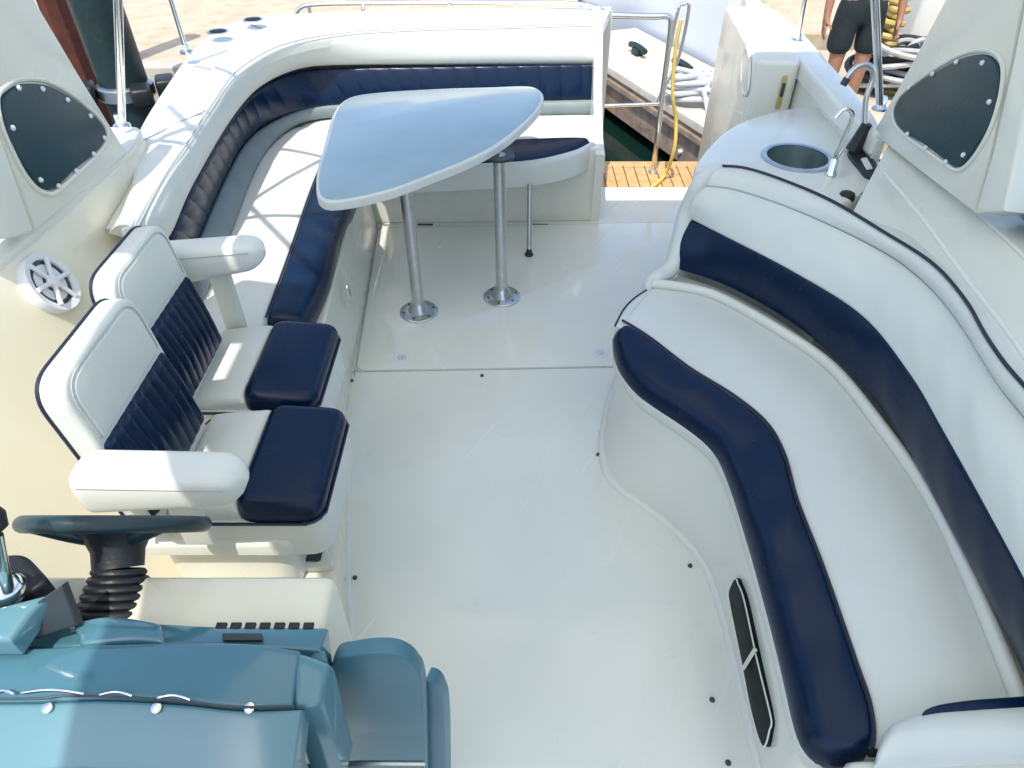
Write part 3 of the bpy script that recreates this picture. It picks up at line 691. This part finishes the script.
# two winch-like black knobs behind the settee back
for i, (u, v) in enumerate([(846, 199), (880, 217)]):
    p = P(u, v, .83)
    link('knob', lathe([(.027, 0), (.027, .012), (.023, .022), (.012, .027)], p, res=24), 'black', None, ['black round knob behind the settee back nearer the sink', 'black round knob behind the settee back farther from the sink'][i], 'knob', 'black knobs behind the settee')

# =================================================================== TRANSOM LOCKER / GATE
root = thing('transom_door', 'tall white moulded transom door standing open with an oval hand hole', 'door', V((1.25, 3.9, 0)))
c1, c2, c3, c4 = P(725, 4, .95), P(757, 60, .95), P(801, 62, .95), P(808, 38, .95)
top = [c2, c3, V((1.46, 3.75, .95)), V((1.36, 4.36, .95)), c1]
tr = roundq(top, .04)
n_ = None
bm = prism(tr, (0, 0, 1), 1.0, .022, seg=4); link('door_shell', bm, 'ivory', root)
cc = sum(tr, V()) / len(tr)
rec = [p.lerp(cc, .2) + V((0, 0, .003)) for p in tr]
o = link('top_recess', prism(rec, (0, 0, 1), .01, .003), 'cream', root)
lf = (c1 - c2).normalized(); ln = V((-lf.y, lf.x, 0));
if ln.x > 0: ln = -ln
h0 = c2 + lf * .15 + V((0, 0, -.095)) + ln * .003
bm = lathe([(.075, 0), (.075, .006), (.068, .010), (.058, .004)], h0, ln, 36, sx=1.9, xdir=(lf * .9 + V((0, 0, .45)))); o = link('hand_hole', bm, 'gel', root)
link('hole_back', lathe([(.058, .002), (.057, .006)], h0, ln, 30, sx=1.9, xdir=(lf * .9 + V((0, 0, .45)))), 'cream', o)
nf = (c3 - c2).normalized(); nfn = V((nf.y, -nf.x, 0))
if nfn.y > 0: nfn = -nfn
lp = c2.lerp(c3, .72) + V((0, 0, -.12)) + nfn * .002
o = link('latch', box(lp + V((0, -.004, -.09)), .022, .008, .15, .003), 'gold', root)
link('latch_pin', box(lp + V((0, -.014, -.03)), .014, .012, .06, .003), 'darkgrey', o)

# threshold, teak swim platform
bm = box((.86, 3.99, -.13), .80, .14, .135, .015); link('threshold', bm, 'gel', None, 'white moulded step at the stern opening before the teak platform', 'threshold')
root = thing('swim_platform', 'teak slatted swim platform beyond the stern opening', 'platform', V((.3, 4.45, -.1)))
link('platform_moulding', box((.2, 4.35, -.22), 3.2, .62, .1, .02), 'gel', root)
bm = None
y = 4.07; 
while y < 4.62:
    bm = box((.2, y + .05, -.122), 3.1, .100, .016, .002, bm=bm); y += .106
link('teak_planks', bm, 'teak', root, 'honey brown teak slats')
bm = None
for k in range(42): bm = box((-1.3 + k * .074, 4.345, -.119), .006, .56, .014, 0, bm=bm)
link('cross_battens', bm, 'caulk', root)

# stern gate rail (stainless)
root = thing('gate_rail', 'polished steel gate rail beside the stern opening', 'rail', V((.9, 4.45, -.1)))
yb = 4.45
pb = P(653, 172, -.105); pt = PY(672, 17, pb.y + .0); lt = PY(604, 15, pb.y)
link('rail_tube', tube(spl([pb, pb.lerp(pt, .5), pb.lerp(pt, .93), pt + V((-.02, 0, .0)), pt.lerp(lt, .3), lt.lerp(pt, .02)], 60), .017, 12), 'chrome', root)
link('rail_tube', tube([PY(660, 104, pb.y), PY(602, 106, pb.y)], .012, 12), 'chrome', root)
q0 = PY(655, 104, pb.y + .12); q1 = PY(677, 62, pb.y + .1); q2 = PY(689, 8, pb.y + .05); q3 = PY(684, 4, pb.y + .05); q4 = PY(677, 14, pb.y + .05); q5 = PY(660, 100, pb.y + .08)
link('rail_loop', tube(spl([q0, q1, q2, q3, q4, q5], 50), .011, 10), 'chrome', root)
link('base_socket', lathe([(.035, 0), (.035, .012), (.022, .02), (.02, .05)], pb, res=20), 'chrome', root)
# yellow hose over the rail
hp = [PY(681, 20, 4.36), PY(676, 45, 4.36), PY(673, 80, 4.36), PY(673, 100, 4.36), PY(676, 120, 4.38), P(674, 150, .12), P(664, 176, -.08), P(648, 190, -.085), P(632, 198, -.09)]
tag(link('water_hose', tube(spl(hp, 80), .012, 10), 'yellow'), 'pale yellow hose hanging down the stern gate rail', 'hose')

# aft deck rail along the quarter
root = thing('stern_rail', 'low polished steel rail along the stern behind the bench', 'rail', V((-.4, 4.5, .9)))
yr = 4.42
ra = [PY(270, 4, yr), PY(300, -6, yr), PY(400, -8, yr), PY(520, -8, yr), PY(590, -4, yr), PY(606, 8, yr)]
ra = [V((-1.25, yr, .90)), V((-1.15, yr, .945)), V((-.6, yr + .03, .948)), V((0, yr + .03, .948)), V((.42, yr, .945)), V((.55, yr, .90))]
link('rail_tube', tube(spl(ra, 60), .012, 10), 'chrome', root)
for x in (-1.17, -.86, -.36, .02, .42): link('rail_post', tube([V((x, yr + .01, .72)), V((x, yr + .01, .945))], .010, 10), 'chrome', root)

# =================================================================== BIMINI
BZ = 2.6
root = thing('bimini_top', 'pale canvas sun shade on bent steel legs over the cockpit', 'bimini', V((0, 1, BZ)))
def bz(x, y): return BZ + .10 * (1 - (x / 1.9) ** 2)
bm = bmesh.new(); X0, X1, Y0, Y1 = -1.12, 1.75, -1.6, 2.70; nx, ny = 24, 30; g = []
def xleft(y): return -1.12 if y > .95 else -1.20 if y > .42 else (-1.02 - .18 * (y - .22) / .20 if y > .22 else (-.87 - .15 * max(0, (y + .27) / .49)))  # unseen left edge shaped to place its shadow on helm seats and dash
for j in range(ny + 1):
    yy = Y0 + (Y1 - Y0) * j / ny; xl = xleft(yy)
    g.append([bm.verts.new((xl + (X1 - xl) * i / nx, yy, BZ + .10 * (1 - ((xl + (X1 - xl) * i / nx - .25) / 1.9) ** 2) - .02 * math.sin(j / ny * math.pi * 3) ** 2)) for i in range(nx + 1)])
for j in range(ny):
    for i in range(nx): bm.faces.new((g[j][i], g[j][i + 1], g[j + 1][i + 1], g[j + 1][i]))
link('canvas', bm, 'canvas', root)
legs = [((122, 126), (118, 0), -1.0), ((880, 108), (875, 0), 1.0)]
for (b_, t_, s) in legs:
    p = P(*b_, .955); t2 = PY(*t_, p.y - .16); dirv = (t2 - p); k = (BZ - .95) / dirv.z
    top_ = p + dirv * k * .97
    o = link('bimini_leg', tube([p, p.lerp(top_, .5), top_], .0135, 12), 'chrome', root)
    link('deck_hinge', lathe([(.03, 0), (.03, .01), (.018, .018), (.016, .045), (.012, .05)], p - V((0, 0, .006)), res=20), 'chrome', o)
fq = [V((-1.13, .86, 2.56)), V((-1.13, 1.32, 2.56)), V((-1.36, 1.36, 2.52)), V((-1.50, 1.22, 2.48)), V((-1.46, .95, 2.48))]
link('added_shade_flap', prism(fq, (.1, 0, 1), .006), 'canvas', root)  # unseen flap added to throw shade on far armrest and seat back
# side bars of the frame, outside the canvas: these throw the thin bar shadows on the bench
el = math.radians(65); hd = V((-.35, -.94, 0)).normalized()
Sd = V((hd.x * math.cos(el), hd.y * math.cos(el), math.sin(el)))
def up(u, v, z=.47, zt=2.45): p = P(u, v, z); return p + Sd * ((zt - z) / Sd.z)
for a, b, z0, z1 in [((238, 207), (345, 143), 2.42, 2.56), ((240, 196), (300, 256), 2.42, 2.58), ((262, 145), (335, 157), 2.40, 2.56)]:
    A, B = up(*a, zt=z0), up(*b, zt=z1)
    link('side_bar', tube([A + (A - B) * .25, A, B, B + (B - A) * .3], .014, 10), 'steel', root)
link('rear_hoop', tube(spl([V((-1.12, 2.68, BZ + .03)), V((0, 2.70, BZ + .06)), V((.6, 2.70, BZ + .08)), V((1.2, 2.70, BZ + .06)), V((1.8, 2.68, BZ))], 40), .014, 10), 'steel', root)
# two thin aerial stanchions
for i, (b_, t_) in enumerate([((187, 53), (171, 0)), ]):
    p = P(*b_, .955); t2 = PY(*t_, p.y - .02); top_ = p + (t2 - p) * 2.4
    root4 = thing('stanchion', 'thin polished steel stanchion on the left quarter of the stern coaming', 'stanchion', p)
    link('stanchion_tube', tube([p, top_], .011, 10), 'chrome', root4)
    link('stanchion_base', lathe([(.03, 0), (.03, .01), (.018, .016), (.016, .035), (.011, .04)], p, res=18), 'chrome', root4)
p = P(797, 42, .955)
root4 = thing('stanchion', 'thin steel stanchion on the white gunwale in front of the person', 'stanchion', p)
t2 = PY(805, 0, p.y - .05); link('stanchion_tube', tube([p, p + (t2 - p) * 2.5], .010, 10), 'chrome', root4)
link('stanchion_base', lathe([(.026, 0), (.026, .01), (.016, .016), (.015, .035), (.010, .04)], p, res=18), 'chrome', root4)

# =================================================================== STEERING WHEEL
wc = P(118, 524, .93); ax = V((0, math.sin(math.radians(52.0)), math.cos(math.radians(52.0))))
ax = V((0, .79, .613)).normalized(); axc = V((-.20, .80, .62)).normalized()
root = thing('steering_wheel', 'dark green black steering wheel seen edge on above a ribbed column boot', 'steering wheel', wc)
u_ = V((1, 0, 0)); w_ = ax.cross(u_); R_ = .136
ringp = [wc + (u_ * math.cos(a) + w_ * math.sin(a)) * R_ for a in [2 * math.pi * k / 72 for k in range(72)]]
M['wheel'] = mat('wheel_rim_plastic', (.012, .035, .040), .35, noise=.25, nscale=12)
o = link('rim', tube(ringp, .0145, 14, True), 'wheel', root)
for a in (math.radians(90), math.radians(210), math.radians(330)):
    d = u_ * math.cos(a) + w_ * math.sin(a)
    link('spoke', tube(spl([wc - ax * .03, wc - ax * .02 + d * .06, wc + d * R_ * .97], 14), .013, 10), 'wheel', root)
link('hub', lathe([(.03, .012), (.066, .004), (.068, -.008), (.052, -.024), (.042, -.045), (.040, -.075)], wc, V((-.12, .80, .62)), 36), 'black', root)
prof = []
for k in range(11):
    z0 = -.075 - k * .013; rr = .040 + .0050 * k
    prof += [(rr, z0), (rr + .0035, z0 - .004), (rr + .0035, z0 - .008), (rr, z0 - .012)]
bm = lathe(prof, wc, ax, 36)
for v in bm.verts: v.co.x += .13 * -(v.co - wc).dot(ax)
link('column_boot', bm, 'black', root)

# =================================================================== DASHBOARD
root = thing('dashboard', 'glossy blue tinted helm console with chrome trim and screws in the near left corner', 'dashboard', V((-.6, .45, .6)))
# back (gauge) deck with vents
t0 = Z([(0, 662), (60, 650), (150, 640), (250, 648), (330, 655)], .93); t1 = Z([(0, 640), (60, 628), (140, 614), (180, 622), (330, 626)], .90)
dz = .93
A_ = Z([(20, 648), (120, 645), (220, 645), (320, 650)], .925); B_ = Z([(20, 630), (120, 622), (220, 626), (328, 627)], .91)
link('gauge_deck', cushion([V((-1.2, A_[0].y - .02, .925))] + A_, [V((-1.2, B_[0].y, .91))] + B_, .12, .005, .001, 50, hint=(0, 0, 1)), 'blue', root)
hoodA = Z([(80, 645), (130, 640), (165, 642)], .945); hoodB = Z([(72, 622), (110, 615), (160, 622)], .935)
link('gauge_hood', cushion(hoodA, hoodB, .05, .008, .003, 24, hint=(0, 0, 1)), 'blue', root)
bm = None
for k in range(7):
    p = P(222 + k * 14.5, 627, .908); bm = box(p, .016, .010, .006, .001, bm=bm)
link('switch_row', bm, 'black', root)
o = link('name_plate', prism(roundq([P(222, 640, .932), P(262, 640, .932), P(262, 633, .932), P(222, 633, .932)], .003), (0, 0, 1), .006, .001), 'darkgrey', root)
# upper panel
ua = [V((-1.2, P(0, 700, .965).y, .965))] + Z([(0, 700), (100, 697), (180, 700), (240, 706), (292, 704)], .965)
ub = [V((-1.2, P(0, 648, .95).y, .95))] + Z([(0, 648), (100, 644), (180, 642), (250, 643), (300, 650)], .95)
link('upper_panel', cushion(ua, ub, .10, .005, .002, 60, hint=(0, 0, 1)), 'blue', root)
# rounded right shoulder
sa = Z([(246, 706), (292, 704), (318, 690), (330, 668)], .960); sb_ = Z([(246, 646), (285, 650), (310, 655), (326, 660)], .952)
link('shoulder', cushion(Z([(292, 706), (312, 704), (322, 697)], .955), Z([(286, 648), (308, 653), (332, 662)], .945), .2, .012, .004, 30, hint=(0, 0, 1)), 'bluelight', root)
# chrome trim
link('trim_strip', tube(spl([V((-1.2, ua[0].y, .972))] + Z([(0, 699), (60, 696), (120, 697), (180, 701), (236, 707), (292, 706)], .972), 80), .0018, 8), 'darkgrey', root)
for a_, b_ in [((22, 693), (84, 694)), ((100, 695), (132, 696)), ((158, 698), (190, 700)), ((-8, 694), (14, 694))]:
    A, B = P(*a_, .972), P(*b_, .972)
    link('trim_clip', tube(spl([A, A.lerp(B, .25) + V((0, .003, .001)), A.lerp(B, .5) + V((0, .004, .001)), A.lerp(B, .8) + V((0, .002, .001)), B], 20), .0020, 8), 'chrome', root)
# fore panel with screws, leaning to the camera
fa = [V((-1.2, P(0, 700, .962).y - .004, .962))] + [p - V((0, .004, 0)) for p in Z([(0, 701), (100, 698), (180, 702), (240, 708), (302, 707)], .962)]
fb = [V((p.x, p.y - .075, p.z - .03)) for p in fa]; fc = [V((p.x, p.y - .012, p.z - .40)) for p in fb]
link('fore_panel', cushion(fb, fa, .05, .004, .001, 60, hint=(0, -.4, 1)), 'bluelight', root)
link('fore_face', cushion(fc, fb, .04, .006, .0, 60, hint=(0, -1, .1)), 'bluelight', root)
for u in (48, 157, 250):
    p = P(u, 708, .962)
    link('screw', lathe([(.007, 0), (.007, .003), (.003, .0045)], p, (0, -.35, 1), 16), 'chrome', root)
# console body
link('console_body', box((-.76, .60, .10), .92, .16, .78, .02), 'cream', root)
# grey display hood at the far left
dp = [P(8, 655, .98), P(58, 583, 1.06), P(85, 615, .94), P(40, 640, .93)]
root5 = thing('chart_display', 'grey angled display hood on the far left of the dash', 'display', P(40, 640, .9))
nrm5 = (dp[1] - dp[0]).cross(dp[2] - dp[0]).normalized()
if nrm5.z < 0: nrm5 = -nrm5
link('display_back', prism([P(10, 648, .95), P(78, 626, .95), P(62, 585, 1.0), P(14, 618, 1.0)], V((.2, -.75, .6)), .02, .004), 'darkgrey', root5)
link('display_frame', prism([P(-60, 640, 1.0), P(10, 640, 1.0), P(30, 612, 1.0), P(50, 592, 1.0), P(0, 605, 1.0), P(-60, 620, 1.0)], (0, 0, 1), .04, .01), 'bluelight', root5)
# throttle
th = P(8, 590, .98)
root6 = thing('throttle_lever', 'chrome throttle lever on a black control box at the left edge', 'throttle', th)
link('control_box', prism(roundq([P(-60, 612, .98), P(18, 598, .98), P(50, 580, .98), P(24, 552, .98), P(-60, 560, .98)], .02), (0, 0, 1), .2, .012), 'black', root6)
link('hub', lathe([(.026, 0), (.026, .012), (.018, .022), (.008, .026)], P(8, 590, .985), (.4, -.2, .9), 28), 'chrome', root6)
link('lever', tube(spl([P(8, 590, 1.0), P(2, 565, 1.05), P(-4, 535, 1.10)], 20), .009, 10), 'chrome', root6)
link('lever_knob', lathe([(.004, 0), (.018, .01), (.02, .03), (.012, .045)], P(-4, 535, 1.10), (-.1, .4, .9), 18), 'black', root6)

# =================================================================== COMPANIONWAY DOOR
root = thing('companionway_door', 'blue tinted curved companionway door with rounded top at the near edge', 'door', V((-.2, .45, 0)))
zt = .80
crv = spl([P(296, 740, .78), P(305, 690, .79), P(322, 660, .80), P(345, 660, .80), P(372, 654, .81), P(395, 654, .81), P(416, 667, .80), P(430, 695, .79), P(436, 745, .77), P(437, 800, .75)], 60)
yk = .50
ctl = [PY(u, v, yk) for u, v in [(350, 900), (332, 760), (330, 690), (334, 664), (352, 657), (375, 653), (396, 655), (414, 666), (424, 690), (428, 760), (432, 900)]]
def dpan(pts, y0, bow, mname, nm, T=.03):
    o_ = [PY(u, v, y0) for u, v in pts]; return o_
pan = spl([PY(u, v, .52) for u, v in [(322, 900), (326, 760), (328, 690), (334, 662), (352, 656), (376, 653), (398, 655), (415, 667), (424, 692), (427, 770), (430, 900)]], 300)
link('door_panel', prism(pan, (0, -1, .25), .03, .004), 'satin', root)
pan2 = spl([PY(u, v, .50) for u, v in [(282, 900), (290, 760), (297, 700), (308, 668), (322, 661), (330, 668), (331, 700), (326, 780), (322, 900)]], 300)
link('door_jamb', prism(pan2, (.5, -1, .25), .025, .004), 'satin', root)
pan3 = spl([PY(u, v, .56) for u, v in [(425, 900), (424, 760), (423, 690), (430, 682), (439, 692), (444, 716), (446, 780), (448, 900)]], 300)
link('door_return', prism(pan3, (-.3, -1, .25), .03, .004), 'satin', root)
link('door_track', tube(spl([PY(300, 768, .47), PY(360, 764, .47), PY(425, 764, .47)], 20), .006, 8), 'steel', root)

# =================================================================== OUTSIDE
# piling, brown post
pp = P(126, 97, -.3); 
root = thing('dock_piling', 'dark green black mooring piling on the quay behind the left arch', 'piling', pp)
M_top = 3.2
link('piling_shaft', lathe([(.21, -1.2), (.21, 0), (.205, 1.5), (.20, 3.2), (.17, 3.25)], V((pp.x, pp.y + .05, -.3)), res=36), 'piling', root)
for dx, dy in [(-.30, -.10), (.24, -.16), (.36, .10)]:
    link('rubber_bumper', box((pp.x + dx, pp.y + dy, -.31), .17, .26, .16, .03, rot=.4), 'black', root)
link('piling_collar', lathe([(.25, 0), (.25, .10), (.22, .12)], V((pp.x, pp.y + .05, -.3)), res=36), 'steel', root)
p = P(82, 78, -.3)
tag(link('timber_post', lathe([(.13, -1.2), (.13, 0), (.125, 2), (.12, 3.4), (.09, 3.44)], p, res=8), 'brown', sharp=30), 'red brown timber post between the arch and the dark piling', 'post')
# finger dock
root = thing('finger_dock', 'pale topped floating finger dock with weathered timber side beyond the stern', 'dock', V((1.6, 6.6, -.7)))
f0, f1, f2, f3 = P(590, 55, -.3), P(720, 137, -.3), P(735, 100, -.3), P(600, 42, -.3)
dl = (f1 - f0).normalized(); nl = V((-dl.y, dl.x, 0)); 
if nl.y < 0: nl = -nl
a_ = f0 - dl * .8; b_ = f1 + dl * 3
link('dock_top', prism([a_, b_, b_ + nl * 1.0, a_ + nl * 1.0], (0, 0, 1), .07, .01), 'dockgrey', root)
link('dock_side', prism([a_ + V((0, 0, -.072)) + nl * .02, b_ + V((0, 0, -.072)) + nl * .02, b_ + V((0, 0, -.072)) + nl * .9, a_ + V((0, 0, -.072)) + nl * .9], (0, 0, 1), .36, .01), 'dockside', root)
link('rub_rail', prism([a_ + V((0, 0, -.11)) - nl * .02, b_ + V((0, 0, -.11)) - nl * .02, b_ + V((0, 0, -.11)) + nl * .02, a_ + V((0, 0, -.11)) + nl * .02], (0, 0, 1), .05, .006), 'dockside', root)
# cleats on finger dock
for i, (u, v) in enumerate([(637, 55), (681, 72)]):
    c = P(u, v, -.3)
    r_ = thing('dock_cleat', ['dark cleat on the finger dock left of the gate rail', 'dark green cleat on the finger dock right of the gate rail'][i], 'cleat', c, 'cleats on the finger dock')
    link('horn', tube(spl([c - dl * .16 + V((0, 0, .07)), c - dl * .06 + V((0, 0, .085)), c + dl * .06 + V((0, 0, .085)), c + dl * .16 + V((0, 0, .07))], 16), .03, 10), 'piling', r_)
    link('foot', box(c, .12, .09, .07, .012, rot=math.atan2(dl.y, dl.x)), 'piling', r_)
# pile of white rope / shore-power cord
rc = P(690, 100, -.28); pts = []
for k in range(220):
    a = k / 220 * 2 * math.pi * 8; rr = .20 + .05 * math.sin(k * .37); pts.append(rc + V((math.cos(a) * rr * 1.0, math.sin(a) * rr * .7, .03 + .22 * k / 220 + .015 * math.sin(a * 3))))
for q in [(704, 92), (709, 115), (700, 135), (688, 150), (678, 152)]: pts.append(PY(q[0], q[1], rc.y - .2 - .1 * (q[1] - 92) / 50))
tag(link('mooring_rope', tube(pts, .022, 8), 'rope'), 'heaped white mooring rope on the finger dock end', 'rope')
# neighbouring white boat
root = thing('moored_boat', 'pale blue white hull of a neighbouring boat beyond the finger dock', 'boat', V((2.5, 10, -.85)))
o_ = nl * 1.12
e_b = f1 + o_ - dl * 1.45
bA = [a_ + o_ - dl * 1.7 + V((0, 5, 0)), a_ + o_ - dl * 1.7, a_ + o_ - dl * .8, a_ + o_ + dl * .5, (a_ + o_ + dl * .5).lerp(e_b, .6), e_b, e_b + V((.35, .7, 0)), e_b + V((1.0, 3.0, 0))]
bA = setz(bA, -.85); bB = [p + V((0, 0, 2.0)) + nl * -.05 for p in bA]
link('hull', cushion(bA, bB, .06, .02, .05, 40, hint=(0, -1, 0), ends=False), 'boatwhite', root)
link('deck', prism(spl(lift(bB, -.02), 30), (0, 0, 1), .05, .01), 'boatwhite', root)
link('rub_strake', tube(spl([p.lerp(q, .97) + V((0, -.03, 0)) for p, q in zip(bA, bB)], 40), .03, 10), 'steel', root)
# person on the quay
def skin_body(name, verts, edges, mname, parent, sub=2):
    me = bpy.data.meshes.new(name); me.from_pydata([v[0] for v in verts], edges, []); me.update()
    o = bpy.data.objects.new(name, me); COL.objects.link(o)
    sm = o.modifiers.new('skin', 'SKIN'); sm.use_smooth_shade = True
    for i, v in enumerate(verts):
        sv = me.skin_vertices[0].data[i]; sv.radius = v[1] if isinstance(v[1], tuple) else (v[1], v[1]); sv.use_root = (i == 0)
    ss = o.modifiers.new('sub', 'SUBSURF'); ss.levels = sub; ss.render_levels = sub
    bpy.context.view_layer.update()
    dg = bpy.context.evaluated_depsgraph_get(); nm = bpy.data.meshes.new_from_object(o.evaluated_get(dg))
    o.modifiers.clear(); o.data = nm; nm.materials.clear(); nm.materials.append(M[mname])
    for p in nm.polygons: p.use_smooth = True
    if parent: o.parent = parent
    return o
px = PY(856, 30, 6.0).x; pyv = 6.0; gz = -.32
root = thing('person', 'person in dark knee length shorts standing on the dock beside coiled hose', 'person', V((px, pyv, gz)))
G = lambda x, y, z: (x, y, z)
verts = [(G(0, 0, .95), (.15, .11)), (G(0, 0, 1.15), (.14, .10)), (G(0, -.01, 1.36), (.17, .11)), (G(0, 0, 1.47), (.07, .06)), (G(0, -.01, 1.54), .055), (G(0, -.02, 1.64), (.085, .10)), (G(0, -.015, 1.73), (.07, .085)),
         (G(-.09, 0, .88), .095), (G(-.10, -.02, .50), .058), (G(-.10, .0, .30), .055), (G(-.10, .02, .09), .038), (G(-.11, -.12, .035), (.042, .03)),
         (G(.09, 0, .88), .095), (G(.11, -.03, .50), .058), (G(.11, -.01, .30), .055), (G(.115, .02, .09), .038), (G(.13, -.12, .035), (.042, .03)),
         (G(-.19, 0, 1.40), .06), (G(-.27, .0, 1.13), .045), (G(-.29, -.06, .90), .032), (G(-.29, -.08, .82), (.035, .02)),
         (G(.19, 0, 1.40), .06), (G(.27, .0, 1.13), .045), (G(.28, -.06, .90), .032), (G(.28, -.08, .82), (.035, .02))]
edges = [(0, 1), (1, 2), (2, 3), (3, 4), (4, 5), (5, 6), (0, 7), (7, 8), (8, 9), (9, 10), (10, 11), (0, 12), (12, 13), (13, 14), (14, 15), (15, 16), (2, 17), (17, 18), (18, 19), (19, 20), (2, 21), (21, 22), (22, 23), (23, 24)]
for hx in (-.29, .28):                                        # fingers
    hand = 20 if hx < 0 else 24
    for k, (dy, ln_) in enumerate([(-.03, .075), (-.01, .085), (.01, .08), (.028, .065)]):
        a = len(verts); verts.append((G(hx, -.08 + dy, .78), .0095)); verts.append((G(hx, -.09 + dy, .78 - ln_ * .6), .009)); verts.append((G(hx + (.012 if hx < 0 else -.012), -.095 + dy, .78 - ln_), .007))
        edges += [(hand, a), (a, a + 1), (a + 1, a + 2)]
    a = len(verts); verts.append((G(hx + (.02 if hx < 0 else -.02), -.125, .81), .010)); verts.append((G(hx + (.03 if hx < 0 else -.03), -.145, .775), .008)); edges += [(hand, a), (a, a + 1)]
skin_body('body', verts, edges, 'skin', root)
sh = [(G(0, 0, .97), (.165, .125)), (G(0, 0, 1.05), (.155, .12)), (G(-.095, 0, .85), .112), (G(-.105, -.01, .70), .105), (G(-.11, -.015, .55), .105), (G(.095, 0, .85), .112), (G(.11, -.015, .70), .105), (G(.118, -.02, .55), .105)]
skin_body('shorts', sh, [(0, 1), (0, 2), (2, 3), (3, 4), (0, 5), (5, 6), (6, 7)], 'shorts', root)
st = [(G(0, 0, 1.08), (.165, .125)), (G(0, 0, 1.2), (.155, .12)), (G(0, -.01, 1.37), (.185, .125)), (G(0, 0, 1.46), (.08, .07)), (G(-.2, 0, 1.39), .075), (G(-.255, 0, 1.22), .068), (G(.2, 0, 1.39), .075), (G(.255, 0, 1.22), .068)]
skin_body('shirt', st, [(0, 1), (1, 2), (2, 3), (2, 4), (4, 5), (2, 6), (6, 7)], 'shirt', root)
bm = bmesh.new(); bmesh.ops.create_uvsphere(bm, u_segments=24, v_segments=14, radius=1)
for v in list(bm.verts):
    if v.co.z < -.05 and v.co.y < .2: bm.verts.remove(v)
for v in bm.verts: v.co = V((v.co.x * .094, v.co.y * .11 + .005, v.co.z * .09 + 1.70)) + V((px, pyv, gz))
link('hair', bm, 'hair', root)

# coiled black and white hose on the dock behind the arch
cc_ = P(890, 86, -.28)
for nm, mname, ph, lab in [('coiled_hose', 'hosegrey', 0, 'grey white hose coiled in a heap on the dock by the right arch'), ('coiled_cable', 'black', 1.3, 'black cable coiled under the grey hose on the dock')]:
    pts = []
    for k in range(420):
        a = k / 420 * 2 * math.pi * 13 + ph; rr = .24 + .12 * math.sin(k * .11 + ph) + .05 * math.sin(k * .31)
        pts.append(cc_ + V((math.cos(a) * rr * 1.15, math.sin(a) * rr * .9, .04 + .36 * (k / 420) + .05 * math.sin(a * 1.7 + ph) - (.03 if ph else 0))))
    tag(link(nm, tube(pts, .024 if not ph else .03, 8), mname), lab, 'hose' if not ph else 'cable')
# dock slab under the person
bm = box((4.8, 6.9, -1.0), 5.2, 2.6, .68, .02)
link('pontoon', bm, 'concrete', kind='structure')
# white dock box / power post and yellow line
root = thing('dock_box', 'white moulded dock box behind the right arch', 'dock box', V((4.5, 7.4, -.32)))
link('box_body', box((4.15, 7.6, -.32), .5, .55, 1.5, .04), 'gel', root)
link('box_lid', box((4.15, 7.58, 1.185), .54, .60, .06, .02), 'gel', root)
pts = []
yc = PY(893, 12, 7.0)
for k in range(160):
    a = k / 160 * 2 * math.pi * 9; pts.append(V((yc.x + .10 * math.cos(a) * (.6 + .4 * math.sin(k * .2)), yc.y - .05 + .08 * math.sin(a), yc.z + .25 - .5 * k / 160)))
pts += [yc + V((.05, 0, -.5)), yc + V((.02, -.1, -.75)), V((yc.x, yc.y - .2, -.29)), V((yc.x + .3, yc.y - .4, -.29))]
root = thing('hose_post', 'slim grey post with a bundle of yellow line hung on it', 'post', V((yc.x, yc.y, -.32)))
link('post_shaft', tube([V((yc.x, yc.y + .06, -.32)), V((yc.x, yc.y + .06, 1.6))], .03, 12), 'steel', root)
tag(link('line_bundle', tube(pts, .028, 8), 'gold'), 'bundle of ochre yellow line hanging on the slim dock post', 'rope')
# things beyond the starboard side deck
fp = V((1.50, 1.62, 1.035))
root = thing('fender', 'blue grey fender lying on the right side deck under the arch', 'fender', fp)
link('fender_body', tube(spl([fp + V((-.02, .26, -.0)), fp + V((-.0, .22, 0)), fp, fp + V((.05, -.3, 0)), fp + V((.055, -.36, 0))], 30), .085, 20, rfun=lambda t: .085 * min(1, (.15 + min(t, 1 - t) * 7)) ** .5), 'bluelight', root)
link('fender_eye', tube(spl([fp + V((-.02, .26, 0)), fp + V((-.03, .30, .02)), fp + V((-.02, .31, 0))], 10), .012, 8), 'darkgrey', root)

# =================================================================== LIGHT
sl = bpy.data.lights.new('sun', 'SUN'); sl.energy = 2.1; sl.angle = math.radians(.53); sl.color = (1, .95, .86)
so = bpy.data.objects.new('sun', sl); COL.objects.link(so); so.rotation_euler = Sd.to_track_quat('Z', 'Y').to_euler(); so.location = (0, 0, 12)
w = bpy.data.worlds.new('World'); S.world = w; w.use_nodes = True
nt = w.node_tree; sky = nt.nodes.new('ShaderNodeTexSky'); sky.sky_type = 'NISHITA'; sky.sun_disc = False
sky.sun_elevation = el; sky.sun_rotation = math.atan2(Sd.x, Sd.y); sky.air_density = .9; sky.dust_density = 1.6; sky.ozone_density = .6
bg = nt.nodes['Background']; bg.inputs[1].default_value = .15; nt.links.new(sky.outputs[0], bg.inputs[0])
S.view_settings.view_transform = 'Standard'; S.view_settings.look = 'None'; S.view_settings.gamma = 1; S.view_settings.exposure = 1.1
S.cycles.max_bounces = 10; S.cycles.diffuse_bounces = 5; S.cycles.use_denoising = True
